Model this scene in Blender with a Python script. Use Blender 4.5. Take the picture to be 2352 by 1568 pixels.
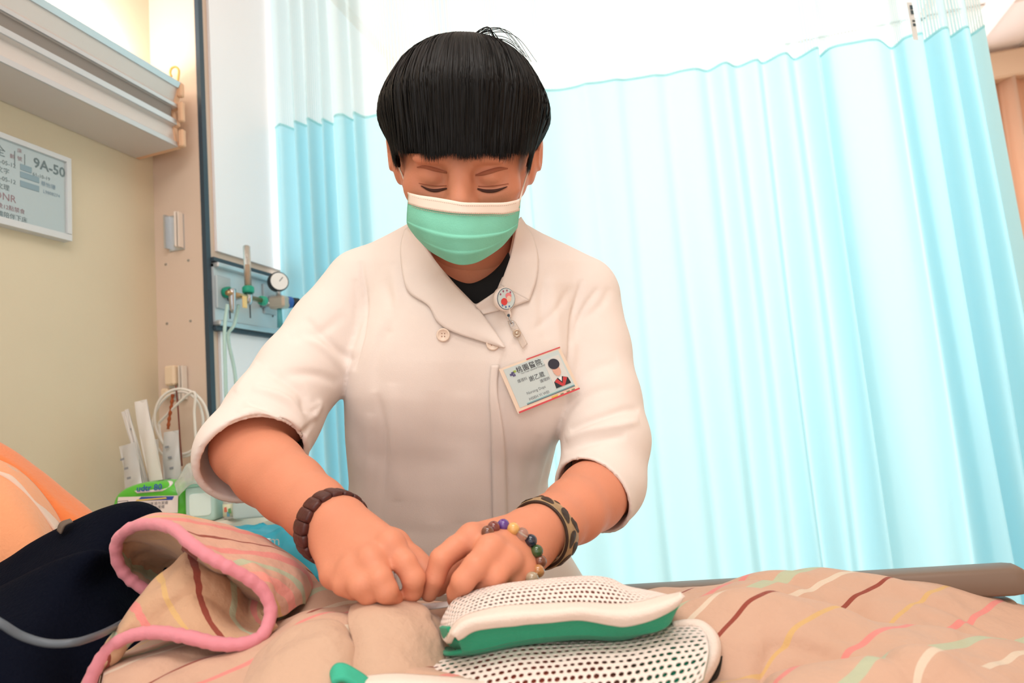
import bpy, math, random
import numpy as np
from mathutils import Vector, Matrix
from mathutils.bvhtree import BVHTree

for o in list(bpy.data.objects):
    bpy.data.objects.remove(o, do_unlink=True)
SC = bpy.context.scene
COL = SC.collection
random.seed(7)
RNG = np.random.default_rng(7)

# ------------------------------------------------------------------ camera
FPX, CX, CY = 1568.0, 1176.0, 784.0            # focal length and centre for the 2352 x 1568 frame
YAW, PIT, ROL = [math.radians(a) for a in (14.8, 6.0, 4.6)]
CAM = np.array([0.0, 0.0, 0.98])
FW = np.array([-math.sin(YAW) * math.cos(PIT), math.cos(YAW) * math.cos(PIT), math.sin(PIT)])
R0 = np.array([math.cos(YAW), math.sin(YAW), 0.0])
U0 = np.cross(R0, FW)
RT = R0 * math.cos(ROL) - U0 * math.sin(ROL)
UP = U0 * math.cos(ROL) + R0 * math.sin(ROL)
cd = bpy.data.cameras.new('camera')
cd.sensor_width = 36.0
cd.lens = 36.0 * FPX / 2352.0
cd.clip_start = 0.02
cd.dof.use_dof = True
cd.dof.focus_distance = 0.82
cd.dof.aperture_fstop = 6.3
cam = bpy.data.objects.new('camera', cd)
COL.objects.link(cam)
cam.matrix_world = Matrix(((RT[0], UP[0], -FW[0], CAM[0]), (RT[1], UP[1], -FW[1], CAM[1]),
                           (RT[2], UP[2], -FW[2], CAM[2]), (0, 0, 0, 1)))
SC.camera = cam

# ------------------------------------------------------------------ world, lights, exposure
wd = bpy.data.worlds.new('world')
SC.world = wd
wd.use_nodes = True
wd.node_tree.nodes['Background'].inputs[0].default_value = (1.0, 0.98, 0.97, 1)
wd.node_tree.nodes['Background'].inputs[1].default_value = 1.32
SC.view_settings.view_transform = 'Standard'
SC.view_settings.look = 'None'
SC.view_settings.gamma = 1.0
SC.view_settings.exposure = 0.02
SC.view_settings.use_curve_mapping = False


def area_light(name, loc, rot, sx, sy, power, color):
    l = bpy.data.lights.new(name, 'AREA')
    l.shape = 'RECTANGLE'
    l.size, l.size_y = sx, sy
    l.energy = power
    l.color = color
    o = bpy.data.objects.new(name, l)
    o.location = loc
    o.rotation_euler = rot
    COL.objects.link(o)
    return o


# daylight entering by the big window behind the curtain, and the ceiling panels of the ward
area_light('window_daylight', (0.35, 3.98, 1.55), (math.radians(-90), 0, 0), 3.4, 2.0, 84, (0.96, 0.98, 1.0))
area_light('ceiling_panel_light', (0.1, 0.0, 2.56), (0, 0, 0), 1.2, 0.6, 17, (1.0, 0.95, 0.90))
area_light('ceiling_panel_light', (0.2, -1.5, 2.56), (0, 0, 0), 1.2, 0.6, 24, (1.0, 0.95, 0.90))
area_light('ceiling_panel_light', (0.6, 2.9, 2.56), (0, 0, 0), 1.2, 0.6, 14, (1.0, 0.97, 0.95))


# ------------------------------------------------------------------ helpers
def lin(c):
    if isinstance(c, str):
        c = c.lstrip('#')
        c = [int(c[i:i + 2], 16) / 255 for i in (0, 2, 4)]
    return tuple(x / 12.92 if x <= 0.04045 else ((x + 0.055) / 1.055) ** 2.4 for x in c) + (1.0,)


MATS = {}


def mat(name, col, rough=0.6, bump=0.0, bscale=200.0, var=0.0, vscale=8.0, sss=0.0, sheen=0.0, metal=0.0,
        spec=0.3, alpha=1.0, trans=0.0, emit=0.0, coat=0.0, translucent=0.0):
    if name in MATS:
        return MATS[name]
    m = bpy.data.materials.new(name)
    m.use_nodes = True
    nt = m.node_tree
    b = nt.nodes['Principled BSDF']
    c = lin(col)
    b.inputs['Base Color'].default_value = c
    b.inputs['Roughness'].default_value = rough
    b.inputs['Metallic'].default_value = metal
    b.inputs['Specular IOR Level'].default_value = spec
    b.inputs['Alpha'].default_value = alpha
    b.inputs['Transmission Weight'].default_value = trans
    b.inputs['Coat Weight'].default_value = coat
    if sss:
        b.inputs['Subsurface Weight'].default_value = sss
        b.inputs['Subsurface Radius'].default_value = (0.012, 0.005, 0.003)
        b.inputs['Subsurface Scale'].default_value = 0.6
    if sheen:
        b.inputs['Sheen Weight'].default_value = sheen
    if emit:
        b.inputs['Emission Color'].default_value = c
        b.inputs['Emission Strength'].default_value = emit
    tc = nt.nodes.new('ShaderNodeTexCoord')
    if var:
        n = nt.nodes.new('ShaderNodeTexNoise')
        n.inputs['Scale'].default_value = vscale
        n.inputs['Detail'].default_value = 4
        nt.links.new(tc.outputs['Object'], n.inputs['Vector'])
        r = nt.nodes.new('ShaderNodeValToRGB')
        r.color_ramp.elements[0].position = 0.3
        r.color_ramp.elements[1].position = 0.7
        r.color_ramp.elements[0].color = tuple(x * (1 - var) for x in c[:3]) + (1,)
        r.color_ramp.elements[1].color = tuple(min(1, x * (1 + var)) for x in c[:3]) + (1,)
        nt.links.new(n.outputs['Fac'], r.inputs['Fac'])
        nt.links.new(r.outputs['Color'], b.inputs['Base Color'])
    if bump:
        n = nt.nodes.new('ShaderNodeTexNoise')
        n.inputs['Scale'].default_value = bscale
        n.inputs['Detail'].default_value = 3
        nt.links.new(tc.outputs['Object'], n.inputs['Vector'])
        bp = nt.nodes.new('ShaderNodeBump')
        bp.inputs['Strength'].default_value = bump
        bp.inputs['Distance'].default_value = 0.002
        nt.links.new(n.outputs['Fac'], bp.inputs['Height'])
        nt.links.new(bp.outputs['Normal'], b.inputs['Normal'])
    if translucent:
        t = nt.nodes.new('ShaderNodeBsdfTranslucent')
        t.inputs['Color'].default_value = c
        mx = nt.nodes.new('ShaderNodeMixShader')
        mx.inputs[0].default_value = translucent
        nt.links.new(b.outputs[0], mx.inputs[1])
        nt.links.new(t.outputs[0], mx.inputs[2])
        nt.links.new(mx.outputs[0], nt.nodes['Material Output'].inputs[0])
    MATS[name] = m
    return m


ORG = {}


def c2w(p):
    """camera-aligned metres (right, up, forward) -> world"""
    p = np.asarray(p, float)
    return CAM + p[..., 0:1] * RT + p[..., 1:2] * UP + p[..., 2:3] * FW


def pc(x, y, w):
    return np.array([(x - CX) / FPX * w, (CY - y) / FPX * w, w])


def P(x, y, w):
    return c2w(pc(x, y, w))


def PA(a):
    """rows of (pixel x, pixel y, depth in metres) -> world points"""
    a = np.asarray(a, float)
    return c2w(np.stack([(a[..., 0] - CX) / FPX * a[..., 2], (CY - a[..., 1]) / FPX * a[..., 2], a[..., 2]], -1))


def onplane(x, y, ax, val):
    d = (x - CX) / FPX * RT - (y - CY) / FPX * UP + FW
    return CAM + (val - CAM[ax]) / d[ax] * d


def tag(o, label=None, cat=None, group=None, kind=None):
    if label: o['label'] = label
    if cat: o['category'] = cat
    if group: o['group'] = group
    if kind: o['kind'] = kind
    return o


def thing(name, label, cat, loc, group=None):
    o = bpy.data.objects.new(name, None)
    o.empty_display_size = 0.05
    o.location = tuple(loc)
    COL.objects.link(o)
    ORG[o.name] = np.array(loc, float)
    return tag(o, label, cat, group)


def mesh(name, V, Fc, m, parent=None, smooth=True, uv=None, solid=0.0, sub=0, solid_off=-1.0):
    """one mesh object from world-space vertices"""
    V = np.asarray(V, float).reshape(-1, 3)
    if parent is not None:
        org = ORG[parent.name]
    else:
        lo, hi = V.min(0), V.max(0)
        org = np.array([(lo[0] + hi[0]) / 2, (lo[1] + hi[1]) / 2, lo[2]])
    me = bpy.data.meshes.new(name)
    me.from_pydata([tuple(v) for v in (V - org)], [], [tuple(int(i) for i in f) for f in Fc])
    me.validate()
    if uv is not None:
        ul = me.uv_layers.new(name='UVMap')
        li = np.zeros(len(me.loops), dtype=np.int32)
        me.loops.foreach_get('vertex_index', li)
        ul.data.foreach_set('uv', np.asarray(uv, np.float32)[li].ravel())
    me.polygons.foreach_set('use_smooth', [smooth] * len(me.polygons))
    me.materials.append(m)
    o = bpy.data.objects.new(name, me)
    COL.objects.link(o)
    if parent is not None:
        o.parent = parent
        ORG[o.name] = org
    else:
        o.location = tuple(org)
        ORG[o.name] = org
    if solid:
        md = o.modifiers.new('solid', 'SOLIDIFY')
        md.thickness = solid
        md.offset = solid_off
    if sub:
        md = o.modifiers.new('sub', 'SUBSURF')
        md.levels = md.render_levels = sub
    return o


def subpart(o, parent):
    """parent o (built in the frame of its grandparent) one level deeper"""
    o.parent = parent
    return o


class MB:
    """collects boxes, tubes, lofts; build() links one mesh"""

    def __init__(s):
        s.v, s.f, s.n = [], [], 0

    def add(s, V, Fc):
        V = np.asarray(V, float).reshape(-1, 3)
        s.v.append(V)
        s.f += [tuple(int(i) + s.n for i in f) for f in Fc]
        s.n += len(V)
        return s

    def box(s, c, d, rot=None, bev=0.0):
        c = np.array(c, float)
        h = np.array(d, float) / 2
        if bev:
            b = min(bev, *(h * 0.98))
            V, Fc = bevbox(h, b)
        else:
            V = np.array([[x, y, z] for x in (-1, 1) for y in (-1, 1) for z in (-1, 1)]) * h
            Fc = [(0, 1, 3, 2), (4, 6, 7, 5), (0, 4, 5, 1), (2, 3, 7, 6), (0, 2, 6, 4), (1, 5, 7, 3)]
        if rot is not None:
            V = V @ np.array(rot).T
        return s.add(V + c, Fc)

    def tube(s, pts, r, n=10, cap=True, closed=False, flat=1.0):
        V, Fc = tube(pts, r, n, cap, closed, flat)
        return s.add(V, Fc)

    def lathe(s, prof, c, ax=(0, 0, 1), n=24):
        V, Fc = lathe(prof, c, ax, n)
        return s.add(V, Fc)

    def build(s, name, m, parent=None, smooth=False, **k):
        return mesh(name, np.concatenate(s.v), s.f, m, parent, smooth, **k)


def bevbox(h, b):
    """box with one chamfer: three rectangles' worth of corner vertices"""
    V, idx = [], {}
    for sx in (-1, 1):
        for sy in (-1, 1):
            for sz in (-1, 1):
                for k in range(3):
                    p = [sx * (h[0] - b), sy * (h[1] - b), sz * (h[2] - b)]
                    p[k] = (sx, sy, sz)[k] * h[k]
                    idx[(sx, sy, sz, k)] = len(V)
                    V.append(p)
    Fc = []
    for k in range(3):
        a, c = [(1, 2), (2, 0), (0, 1)][k]
        for sg in (-1, 1):
            q = []
            for (s1, s2) in ((-1, -1), (1, -1), (1, 1), (-1, 1)):
                t = [0, 0, 0]
                t[k], t[a], t[c] = sg, s1, s2
                q.append(idx[(t[0], t[1], t[2], k)])
            Fc.append(tuple(q) if sg > 0 else tuple(q[::-1]))
    for k in range(3):                                   # edges along axis k
        a, c = [(1, 2), (2, 0), (0, 1)][k]
        for s1 in (-1, 1):
            for s2 in (-1, 1):
                def g(sk, kk):
                    t = [0, 0, 0]
                    t[k], t[a], t[c] = sk, s1, s2
                    return idx[(t[0], t[1], t[2], kk)]
                q = (g(-1, a), g(1, a), g(1, c), g(-1, c))
                Fc.append(q if s1 * s2 < 0 else q[::-1])
    for sx in (-1, 1):
        for sy in (-1, 1):
            for sz in (-1, 1):
                q = tuple(idx[(sx, sy, sz, k)] for k in range(3))
                Fc.append(q if sx * sy * sz > 0 else q[::-1])
    return np.array(V, float), Fc


def crom(pts, n):
    """Catmull-Rom through pts, n samples"""
    p = np.asarray(pts, float)
    if len(p) == 2:
        t = np.linspace(0, 1, n)[:, None]
        return p[0] * (1 - t) + p[1] * t
    q = np.vstack([2 * p[0] - p[1], p, 2 * p[-1] - p[-2]])
    seg = np.linalg.norm(np.diff(p[:, :2], axis=0), axis=1) + 1e-6
    cum = np.concatenate([[0], np.cumsum(seg)])
    s = np.linspace(0, cum[-1], n)
    i = np.clip(np.searchsorted(cum, s, side='right') - 1, 0, len(p) - 2)
    t = ((s - cum[i]) / seg[i])[:, None]
    a, b, c, d = q[i], q[i + 1], q[i + 2], q[i + 3]
    return 0.5 * (2 * b + (c - a) * t + (2 * a - 5 * b + 4 * c - d) * t ** 2 + (3 * b - a - 3 * c + d) * t ** 3)


def interp_rows(rows, nu, nv):
    """rows: list of point lists; a smooth grid nv x nu through them"""
    R_ = np.stack([crom(r, nu) for r in rows])
    out = np.stack([crom_uniform(R_[:, k], nv) for k in range(nu)], 1)
    return out


def crom_uniform(p, n):
    m = len(p)
    if m == 2:
        t = np.linspace(0, 1, n)[:, None]
        return p[0] * (1 - t) + p[1] * t
    q = np.vstack([2 * p[0] - p[1], p, 2 * p[-1] - p[-2]])
    s = np.linspace(0, m - 1, n)
    i = np.clip(s.astype(int), 0, m - 2)
    t = (s - i)[:, None]
    a, b, c, d = q[i], q[i + 1], q[i + 2], q[i + 3]
    return 0.5 * (2 * b + (c - a) * t + (2 * a - 5 * b + 4 * c - d) * t ** 2 + (3 * b - a - 3 * c + d) * t ** 3)


def gridfaces(nv, nu, closed=False):
    f = []
    for j in range(nv - 1):
        for i in range(nu - 1):
            a = j * nu + i
            f.append((a, a + 1, a + nu + 1, a + nu))
        if closed:
            a = j * nu
            f.append((a + nu - 1, a, a + nu, a + 2 * nu - 1))
    return f


def griduv(nv, nu):
    u, v = np.meshgrid(np.linspace(0, 1, nu), np.linspace(0, 1, nv))
    return np.stack([u.ravel(), v.ravel()], 1)


def tube(pts, r, n=10, cap=True, closed=False, flat=1.0):
    p = np.asarray(pts, float)
    m = len(p)
    r = np.broadcast_to(np.asarray(r, float), (m,))
    t = np.gradient(p, axis=0) if not closed else (np.roll(p, -1, 0) - np.roll(p, 1, 0))
    t /= np.linalg.norm(t, axis=1)[:, None] + 1e-12
    ref = np.array([0, 0, 1.0]) if abs(t[0][2]) < 0.9 else np.array([1.0, 0, 0])
    nrm = np.cross(t[0], ref)
    nrm /= np.linalg.norm(nrm)
    V = []
    for k in range(m):
        nrm = nrm - t[k] * (nrm @ t[k])
        nrm /= np.linalg.norm(nrm) + 1e-12
        bn = np.cross(t[k], nrm)
        for j in range(n):
            a = 2 * math.pi * j / n
            V.append(p[k] + r[k] * (math.cos(a) * nrm + flat * math.sin(a) * bn))
    Fc = []
    for k in range(m if closed else m - 1):
        k2 = (k + 1) % m
        for j in range(n):
            j2 = (j + 1) % n
            Fc.append((k * n + j, k * n + j2, k2 * n + j2, k2 * n + j))
    if cap and not closed:
        Fc.append(tuple(range(n))[::-1])
        Fc.append(tuple((m - 1) * n + j for j in range(n)))
    return np.array(V), Fc


def frame_of(ax):
    z = np.array(ax, float)
    z /= np.linalg.norm(z)
    x = np.cross([0, 0, 1.0] if abs(z[2]) < 0.9 else [1.0, 0, 0], z)
    x /= np.linalg.norm(x)
    return x, np.cross(z, x), z


def lathe(prof, c, ax=(0, 0, 1), n=24):
    x, y, z = frame_of(ax)
    V = []
    for (r, h) in prof:
        for j in range(n):
            a = 2 * math.pi * j / n
            V.append(np.array(c) + r * (math.cos(a) * x + math.sin(a) * y) + h * z)
    Fc = []
    for k in range(len(prof) - 1):
        for j in range(n):
            j2 = (j + 1) % n
            Fc.append((k * n + j, k * n + j2, (k + 1) * n + j2, (k + 1) * n + j))
    Fc.append(tuple(range(n))[::-1])
    Fc.append(tuple((len(prof) - 1) * n + j for j in range(n)))
    return np.array(V), Fc


def loft(name, rows, nu, nv, m, parent=None, fn=None, solid=0.0, solid_off=-1.0, flip=False, sub=0):
    """rows of (px, py, depth) control points -> smooth sheet"""
    g = interp_rows(rows, nu, nv)
    if fn is not None:
        g = fn(g)
    V = PA(g.reshape(-1, 3))
    Fc = gridfaces(nv, nu)
    if flip:
        Fc = [f[::-1] for f in Fc]
    return mesh(name, V, Fc, m, parent, True, uv=griduv(nv, nu), solid=solid, solid_off=solid_off, sub=sub)


def struct(o, label=None, cat=None):
    o['kind'] = 'structure'
    if label: o['label'] = label
    if cat: o['category'] = cat
    return o


def text_mesh(name, s, fn, m, parent, size=1.0, bold=0.0, align='LEFT'):
    """lettering: text outline laid out in a plane by fn(x, y) -> world points"""
    cu = bpy.data.curves.new(name, 'FONT')
    cu.body = s
    cu.size = size
    cu.align_x = align
    cu.offset = bold
    cu.resolution_u = 2
    to = bpy.data.objects.new(name, cu)
    COL.objects.link(to)
    dg = bpy.context.evaluated_depsgraph_get()
    me = bpy.data.meshes.new_from_object(to.evaluated_get(dg))
    V = np.array([v.co for v in me.vertices]) if len(me.vertices) else np.zeros((0, 3))
    Fc = [tuple(p.vertices) for p in me.polygons]
    bpy.data.objects.remove(to, do_unlink=True)
    bpy.data.curves.remove(cu)
    bpy.data.meshes.remove(me)
    if len(V) == 0:
        return None
    W = np.array([fn(v[0], v[1]) for v in V])
    return mesh(name, W, Fc, m, parent, False)


# signed-distance modelling in camera-aligned metres ----------------------
class Field:
    def __init__(s, lo, hi, h):
        s.lo = np.array(lo, float)
        s.h = h
        s.n = np.ceil((np.array(hi) - s.lo) / h).astype(int) + 1
        s.a = np.full(s.n, 0.05, np.float32)

    def sub(s, lo, hi):
        i0 = np.clip(np.floor((np.array(lo) - s.lo) / s.h).astype(int), 0, s.n)
        i1 = np.clip(np.ceil((np.array(hi) - s.lo) / s.h).astype(int) + 1, 0, s.n)
        sl = tuple(slice(a, b) for a, b in zip(i0, i1))
        ax = [(s.lo[k] + s.h * np.arange(i0[k], i1[k])).astype(np.float32) for k in range(3)]
        return sl, np.meshgrid(*ax, indexing='ij', sparse=True)

    def union(s, d, sl, k):
        a = s.a[sl]
        if k > 0:
            hh = np.maximum(k - np.abs(a - d), 0) / k
            s.a[sl] = np.minimum(a, d) - hh * hh * k * 0.25
        else:
            s.a[sl] = np.minimum(a, d)

    def cone(s, a, b, r1, r2, k=0.01, nrm=None, flat=1.0, cut=False):
        a, b = np.array(a, float), np.array(b, float)
        m = max(r1, r2) + k + 2 * s.h + 0.004
        sl, (X, Y, Z) = s.sub(np.minimum(a, b) - m, np.maximum(a, b) + m)
        if 0 in s.a[sl].shape: return
        d = b - a
        L2 = d @ d + 1e-12
        px, py, pz = X - a[0], Y - a[1], Z - a[2]
        t = np.clip((px * d[0] + py * d[1] + pz * d[2]) / L2, 0, 1)
        qx, qy, qz = px - t * d[0], py - t * d[1], pz - t * d[2]
        q2 = qx * qx + qy * qy + qz * qz
        if nrm is not None:
            nn = np.array(nrm, float) / np.linalg.norm(nrm)
            dn = qx * nn[0] + qy * nn[1] + qz * nn[2]
            q2 = q2 + dn * dn * (1 / flat ** 2 - 1)
        dd = np.sqrt(q2) - (r1 + (r2 - r1) * t)
        if nrm is not None:
            dd = dd * (0.5 + 0.5 * flat)
        if cut:
            s.a[sl] = np.maximum(s.a[sl], -dd)
        else:
            s.union(dd, sl, k)

    def ell(s, c, r, k=0.01, rot=None, cut=False):
        c, r = np.array(c, float), np.array(r, float)
        m = max(r) + k + 2 * s.h + 0.004
        sl, (X, Y, Z) = s.sub(c - m, c + m)
        if 0 in s.a[sl].shape: return
        p = [X - c[0], Y - c[1], Z - c[2]]
        if rot is not None:                              # rows of rot are the local axes
            p = [p[0] * q[0] + p[1] * q[1] + p[2] * q[2] for q in rot]
        k0 = np.sqrt((p[0] / r[0]) ** 2 + (p[1] / r[1]) ** 2 + (p[2] / r[2]) ** 2)
        k1 = np.sqrt((p[0] / r[0] ** 2) ** 2 + (p[1] / r[1] ** 2) ** 2 + (p[2] / r[2] ** 2) ** 2) + 1e-9
        d = k0 * (k0 - 1) / k1
        if cut:
            hh = np.maximum(k - np.abs(-d - s.a[sl]), 0) / max(k, 1e-6)
            s.a[sl] = np.maximum(s.a[sl], -d) + hh * hh * k * 0.25
        else:
            s.union(d.astype(np.float32), sl, k)

    def mesh(s):
        V, Fc = surface_nets(s.a)
        return s.lo + V * s.h, Fc


def surface_nets(a):
    neg = a < 0
    nx, ny, nz = a.shape
    c = np.zeros((nx - 1, ny - 1, nz - 1), np.uint8)
    for dx in (0, 1):
        for dy in (0, 1):
            for dz in (0, 1):
                c += neg[dx:nx - 1 + dx, dy:ny - 1 + dy, dz:nz - 1 + dz]
    act = np.argwhere((c > 0) & (c < 8))
    idx = np.full(c.shape, -1, np.int64)
    idx[tuple(act.T)] = np.arange(len(act))
    acc = np.zeros((len(act), 3))
    cnt = np.zeros(len(act))
    corners = [(0, 0, 0), (1, 0, 0), (0, 1, 0), (1, 1, 0), (0, 0, 1), (1, 0, 1), (0, 1, 1), (1, 1, 1)]
    for i, p in enumerate(corners):
        for q in corners[i + 1:]:
            if sum(abs(x - y) for x, y in zip(p, q)) != 1: continue
            va = a[act[:, 0] + p[0], act[:, 1] + p[1], act[:, 2] + p[2]].astype(float)
            vb = a[act[:, 0] + q[0], act[:, 1] + q[1], act[:, 2] + q[2]].astype(float)
            m = (va < 0) != (vb < 0)
            t = np.where(m, va / np.where(np.abs(va - vb) < 1e-12, 1, va - vb), 0)
            pt = np.array(p) + t[:, None] * (np.array(q) - np.array(p))
            acc[m] += pt[m]
            cnt[m] += 1
    V = act + acc / np.maximum(cnt, 1)[:, None]
    Fs = []
    for ax in range(3):
        o1, o2 = [(1, 2), (2, 0), (0, 1)][ax]
        s0 = [slice(1, -1)] * 3
        s0[ax] = slice(0, -1)
        s1 = list(s0)
        s1[ax] = slice(1, None)
        n0, n1 = neg[tuple(s0)], neg[tuple(s1)]
        for inv in (False, True):
            e = np.argwhere((n0 & ~n1) if not inv else (~n0 & n1))
            if not len(e): continue
            for k in (o1, o2):
                e[:, k] += 1
            def at(d1, d2):
                f = e.copy()
                f[:, o1] += d1
                f[:, o2] += d2
                return idx[f[:, 0], f[:, 1], f[:, 2]]
            q = np.stack([at(-1, -1), at(0, -1), at(0, 0), at(-1, 0)], 1)
            Fs.append(q[:, ::-1] if inv else q)
    return V, np.concatenate(Fs)


def smooth_mesh(V, Fc, it=2, lam=0.5):
    E_ = np.concatenate([Fc[:, [0, 1]], Fc[:, [1, 2]], Fc[:, [2, 3]], Fc[:, [3, 0]]])
    for _ in range(it):
        acc = np.zeros_like(V)
        cnt = np.zeros(len(V))
        for k in range(3):
            acc[:, k] = np.bincount(E_[:, 0], V[E_[:, 1], k], len(V)) + np.bincount(E_[:, 1], V[E_[:, 0], k], len(V))
        cnt = np.bincount(E_[:, 0], minlength=len(V)) + np.bincount(E_[:, 1], minlength=len(V))
        V = V + lam * (acc / cnt[:, None] - V)
    return V


def vnormals(V, Fc):
    n = np.cross(V[Fc[:, 2]] - V[Fc[:, 0]], V[Fc[:, 3]] - V[Fc[:, 1]])
    N = np.zeros_like(V)
    for k in range(4):
        for j in range(3):
            N[:, j] += np.bincount(Fc[:, k], n[:, j], len(V))
    return N / (np.linalg.norm(N, axis=1)[:, None] + 1e-12)


def to_px(V):
    return np.stack([CX + FPX * V[:, 0] / V[:, 2], CY - FPX * V[:, 1] / V[:, 2]], 1)


def poly_dist(q, pts):
    """distance of 2D points q to the polyline, and the place along it (0..1)"""
    pts = np.asarray(pts, float)
    best = np.full(len(q), 1e9)
    pos = np.zeros(len(q))
    n = len(pts) - 1
    for i in range(n):
        a, b = pts[i], pts[i + 1]
        d = b - a
        t = np.clip(((q - a) @ d) / (d @ d + 1e-9), 0, 1)
        r = np.linalg.norm(q - a - t[:, None] * d, axis=1)
        m = r < best
        best[m] = r[m]
        pos[m] = (i + t[m]) / n
    return best, pos


def inside_poly(q, poly):
    x, y = q[..., 0], q[..., 1]
    c = np.zeros(x.shape, bool)
    p = np.asarray(poly, float)
    for i in range(len(p)):
        (x1, y1), (x2, y2) = p[i], p[i - 1]
        c ^= ((y1 > y) != (y2 > y)) & (x < (x2 - x1) * (y - y1) / (y2 - y1 + 1e-12) + x1)
    return c

# ================================================================== the room
XW, XG = -1.30, -1.158                   # head wall, and the gas wall that stands 14 cm proud of it
YC = onplane(358, 640, 0, XW)[1]         # where the head wall meets the pier
M_WALL = mat('cream_wall', '#d9ccb2', 0.75, bump=0.15, bscale=120, var=0.03, vscale=3)
M_PIER = mat('pink_beige_laminate', '#dcc6b4', 0.45, var=0.02, vscale=4)
M_WHITE = mat('white_paint', '#f2f1f0', 0.6)
M_PANEL = mat('white_gloss_panel', '#f8f8fc', 0.3, spec=0.5)
M_DARK = mat('dark_slate_trim', '#3c4a55', 0.4)
M_ALU = mat('brushed_aluminium', '#c9cdd0', 0.35, metal=0.7, bump=0.05, bscale=400)
M_CHROME = mat('chrome', '#b9bcc0', 0.2, metal=0.95)
M_CEIL = mat('ceiling_tile', '#eee2dc', 0.85, bump=0.2, bscale=150)
M_PEACH = mat('peach_wall', '#e3c4a8', 0.75)

struct(MB().box((0.4, 0.9, -0.05), (4.0, 6.6, 0.1)).build('floor', mat('vinyl_floor', '#c9c2b6', 0.4, var=0.06, vscale=5)))
struct(MB().box((0.4, 0.9, 2.66), (4.0, 6.6, 0.1)).build('ceiling', M_CEIL))
struct(MB().box((XW - 0.06, (YC - 2.3) / 2, 1.305), (0.12, YC + 2.3, 2.61)).build('wall_left', M_WALL))
struct(MB().box((XG - 0.131, (YC + 4.1) / 2, 1.305), (0.262, 4.1 - YC, 2.61)).build('wall_pier', M_PIER))
# far wall with its window
wb = MB()
wb.box((-0.95, 4.16, 1.305), (1.1, 0.12, 2.61)).box((2.15, 4.16, 1.305), (0.5, 0.12, 2.61))
wb.box((0.75, 4.16, 0.27), (2.3, 0.12, 0.54)).box((0.75, 4.16, 2.56), (2.3, 0.12, 0.10))
struct(wb.build('wall_back', M_PEACH))
win = thing('window_1', None, None, (0.75, 4.16, 0.54))
struct(win)
fr = MB()
for x in (-0.38, 0.75, 1.88):
    fr.box((x, 4.16, 1.525), (0.04, 0.06, 1.97))
for z in (0.56, 2.49):
    fr.box((0.75, 4.16, z), (2.3, 0.06, 0.04))
fr.build('window_frame', M_ALU, win)
for x in (0.185, 1.315):
    MB().box((x, 4.16, 1.525), (1.09, 0.006, 1.89)).build('pane', mat('window_glass', '#ffffff', 0.02, trans=1.0), win)
struct(MB().box((2.34, 0.9, 1.305), (0.12, 6.6, 2.61)).build('wall_right', M_PEACH))
# ceiling grid at the far right: white T-bars and one beam
for k, (a, b, w_) in enumerate([((1.15, 2.0), (1.15, 4.1), 0.03), ((1.75, 2.0), (1.75, 4.1), 0.03),
                                ((0.55, 3.35), (2.28, 3.35), 0.03), ((0.55, 2.75), (2.28, 2.75), 0.03)]):
    c = ((a[0] + b[0]) / 2, (a[1] + b[1]) / 2, 2.606)
    struct(MB().box(c, (abs(b[0] - a[0]) + w_, abs(b[1] - a[1]) + w_, 0.008)).build('trim_%d' % (k + 1), mat('tile_joint', '#d8c6ba', 0.7)))
struct(MB().box((1.45, 3.02, 2.595), (0.10, 2.15, 0.03)).build('trim_5', M_WHITE))
# peach drape hung beside the far window
DX0 = 1.50
g = []
for k in range(60):
    x = DX0 + (2.27 - DX0) * k / 59
    g.append((x, 3.86 + 0.035 * math.sin(k * 0.8) + 0.01 * math.sin(k * 2.1)))
g = np.array(g)
V = np.concatenate([np.c_[g, np.full(60, z)] for z in (0.08, 0.8, 1.6, 2.45)])
drape = mesh('window_drape', V, gridfaces(4, 60), mat('peach_drape', '#e7c5aa', 0.8, translucent=0.3), solid=0.003)
tag(drape, 'peach beige drape hanging in folds at the far right edge', 'drape')
dr = MB().box(((DX0 + 2.27) / 2, 3.87, 2.52), (2.27 - DX0 + 0.1, 0.10, 0.14), bev=0.01).build('drape_pelmet', M_PEACH)
tag(dr, 'small peach pelmet box under the ceiling above the beige drape', 'pelmet')
tr = MB().box((1.99, 4.0, 2.53), (0.10, 0.18, 0.03)).build('pelmet_bracket', M_PEACH, None)
tag(tr, 'short bracket fixing the peach pelmet to the far wall', 'bracket')

# ------------------------------------------------------------------ privacy curtain
def onpx(x, y, Y):
    return onplane(x, y, 1, Y)


def track_y(x):
    return 1.73 + 0.135 * (x + 1.16)


ZB = 1.885                                # seam between cloth and mesh header
ZT = 2.36
knots = []                                # (px at mid height, offset perpendicular in m); deep folds at both gathered ends
def px2X(px, y=480):
    X = 0.0
    for _ in range(8):
        X = onplane(px, y, 1, track_y(X))[0]
    return X


fold = [(640, .00), (660, -.035), (678, .03), (694, -.035), (712, .03), (728, -.04), (744, .035), (757, -.03), (770, .03), (786, -.035), (806, -.03),
        (818, .035), (832, -.035), (848, .01), (880, .0), (930, .01), (1000, -.002), (1080, .012), (1150, -.002), (1215, .012),
        (1232, -.016), (1290, -.004), (1345, .012), (1380, -.01), (1435, -.015), (1470, .012), (1530, -.012), (1570, .014), (1630, -.016),
        (1665, .02), (1700, -.018), (1735, .022), (1775, -.022), (1800, .025), (1840, -.03), (1875, .02), (1915, -.045), (1935, .04), (1952, -.02),
        (2010, -.055), (2050, -.04), (2110, .045), (2125, -.03), (2160, -.045), (2178, .045), (2200, -.05), (2222, -.03), (2236, .05),
        (2258, -.05), (2280, -.02), (2292, .04), (2310, -.03)]
KX = np.array([[px2X(p), o] for p, o in fold])
NC = 900
kx = crom(np.c_[np.arange(len(KX)), KX[:, 0], KX[:, 1]], NC)
sx, so = kx[:, 1], kx[:, 2]
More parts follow.
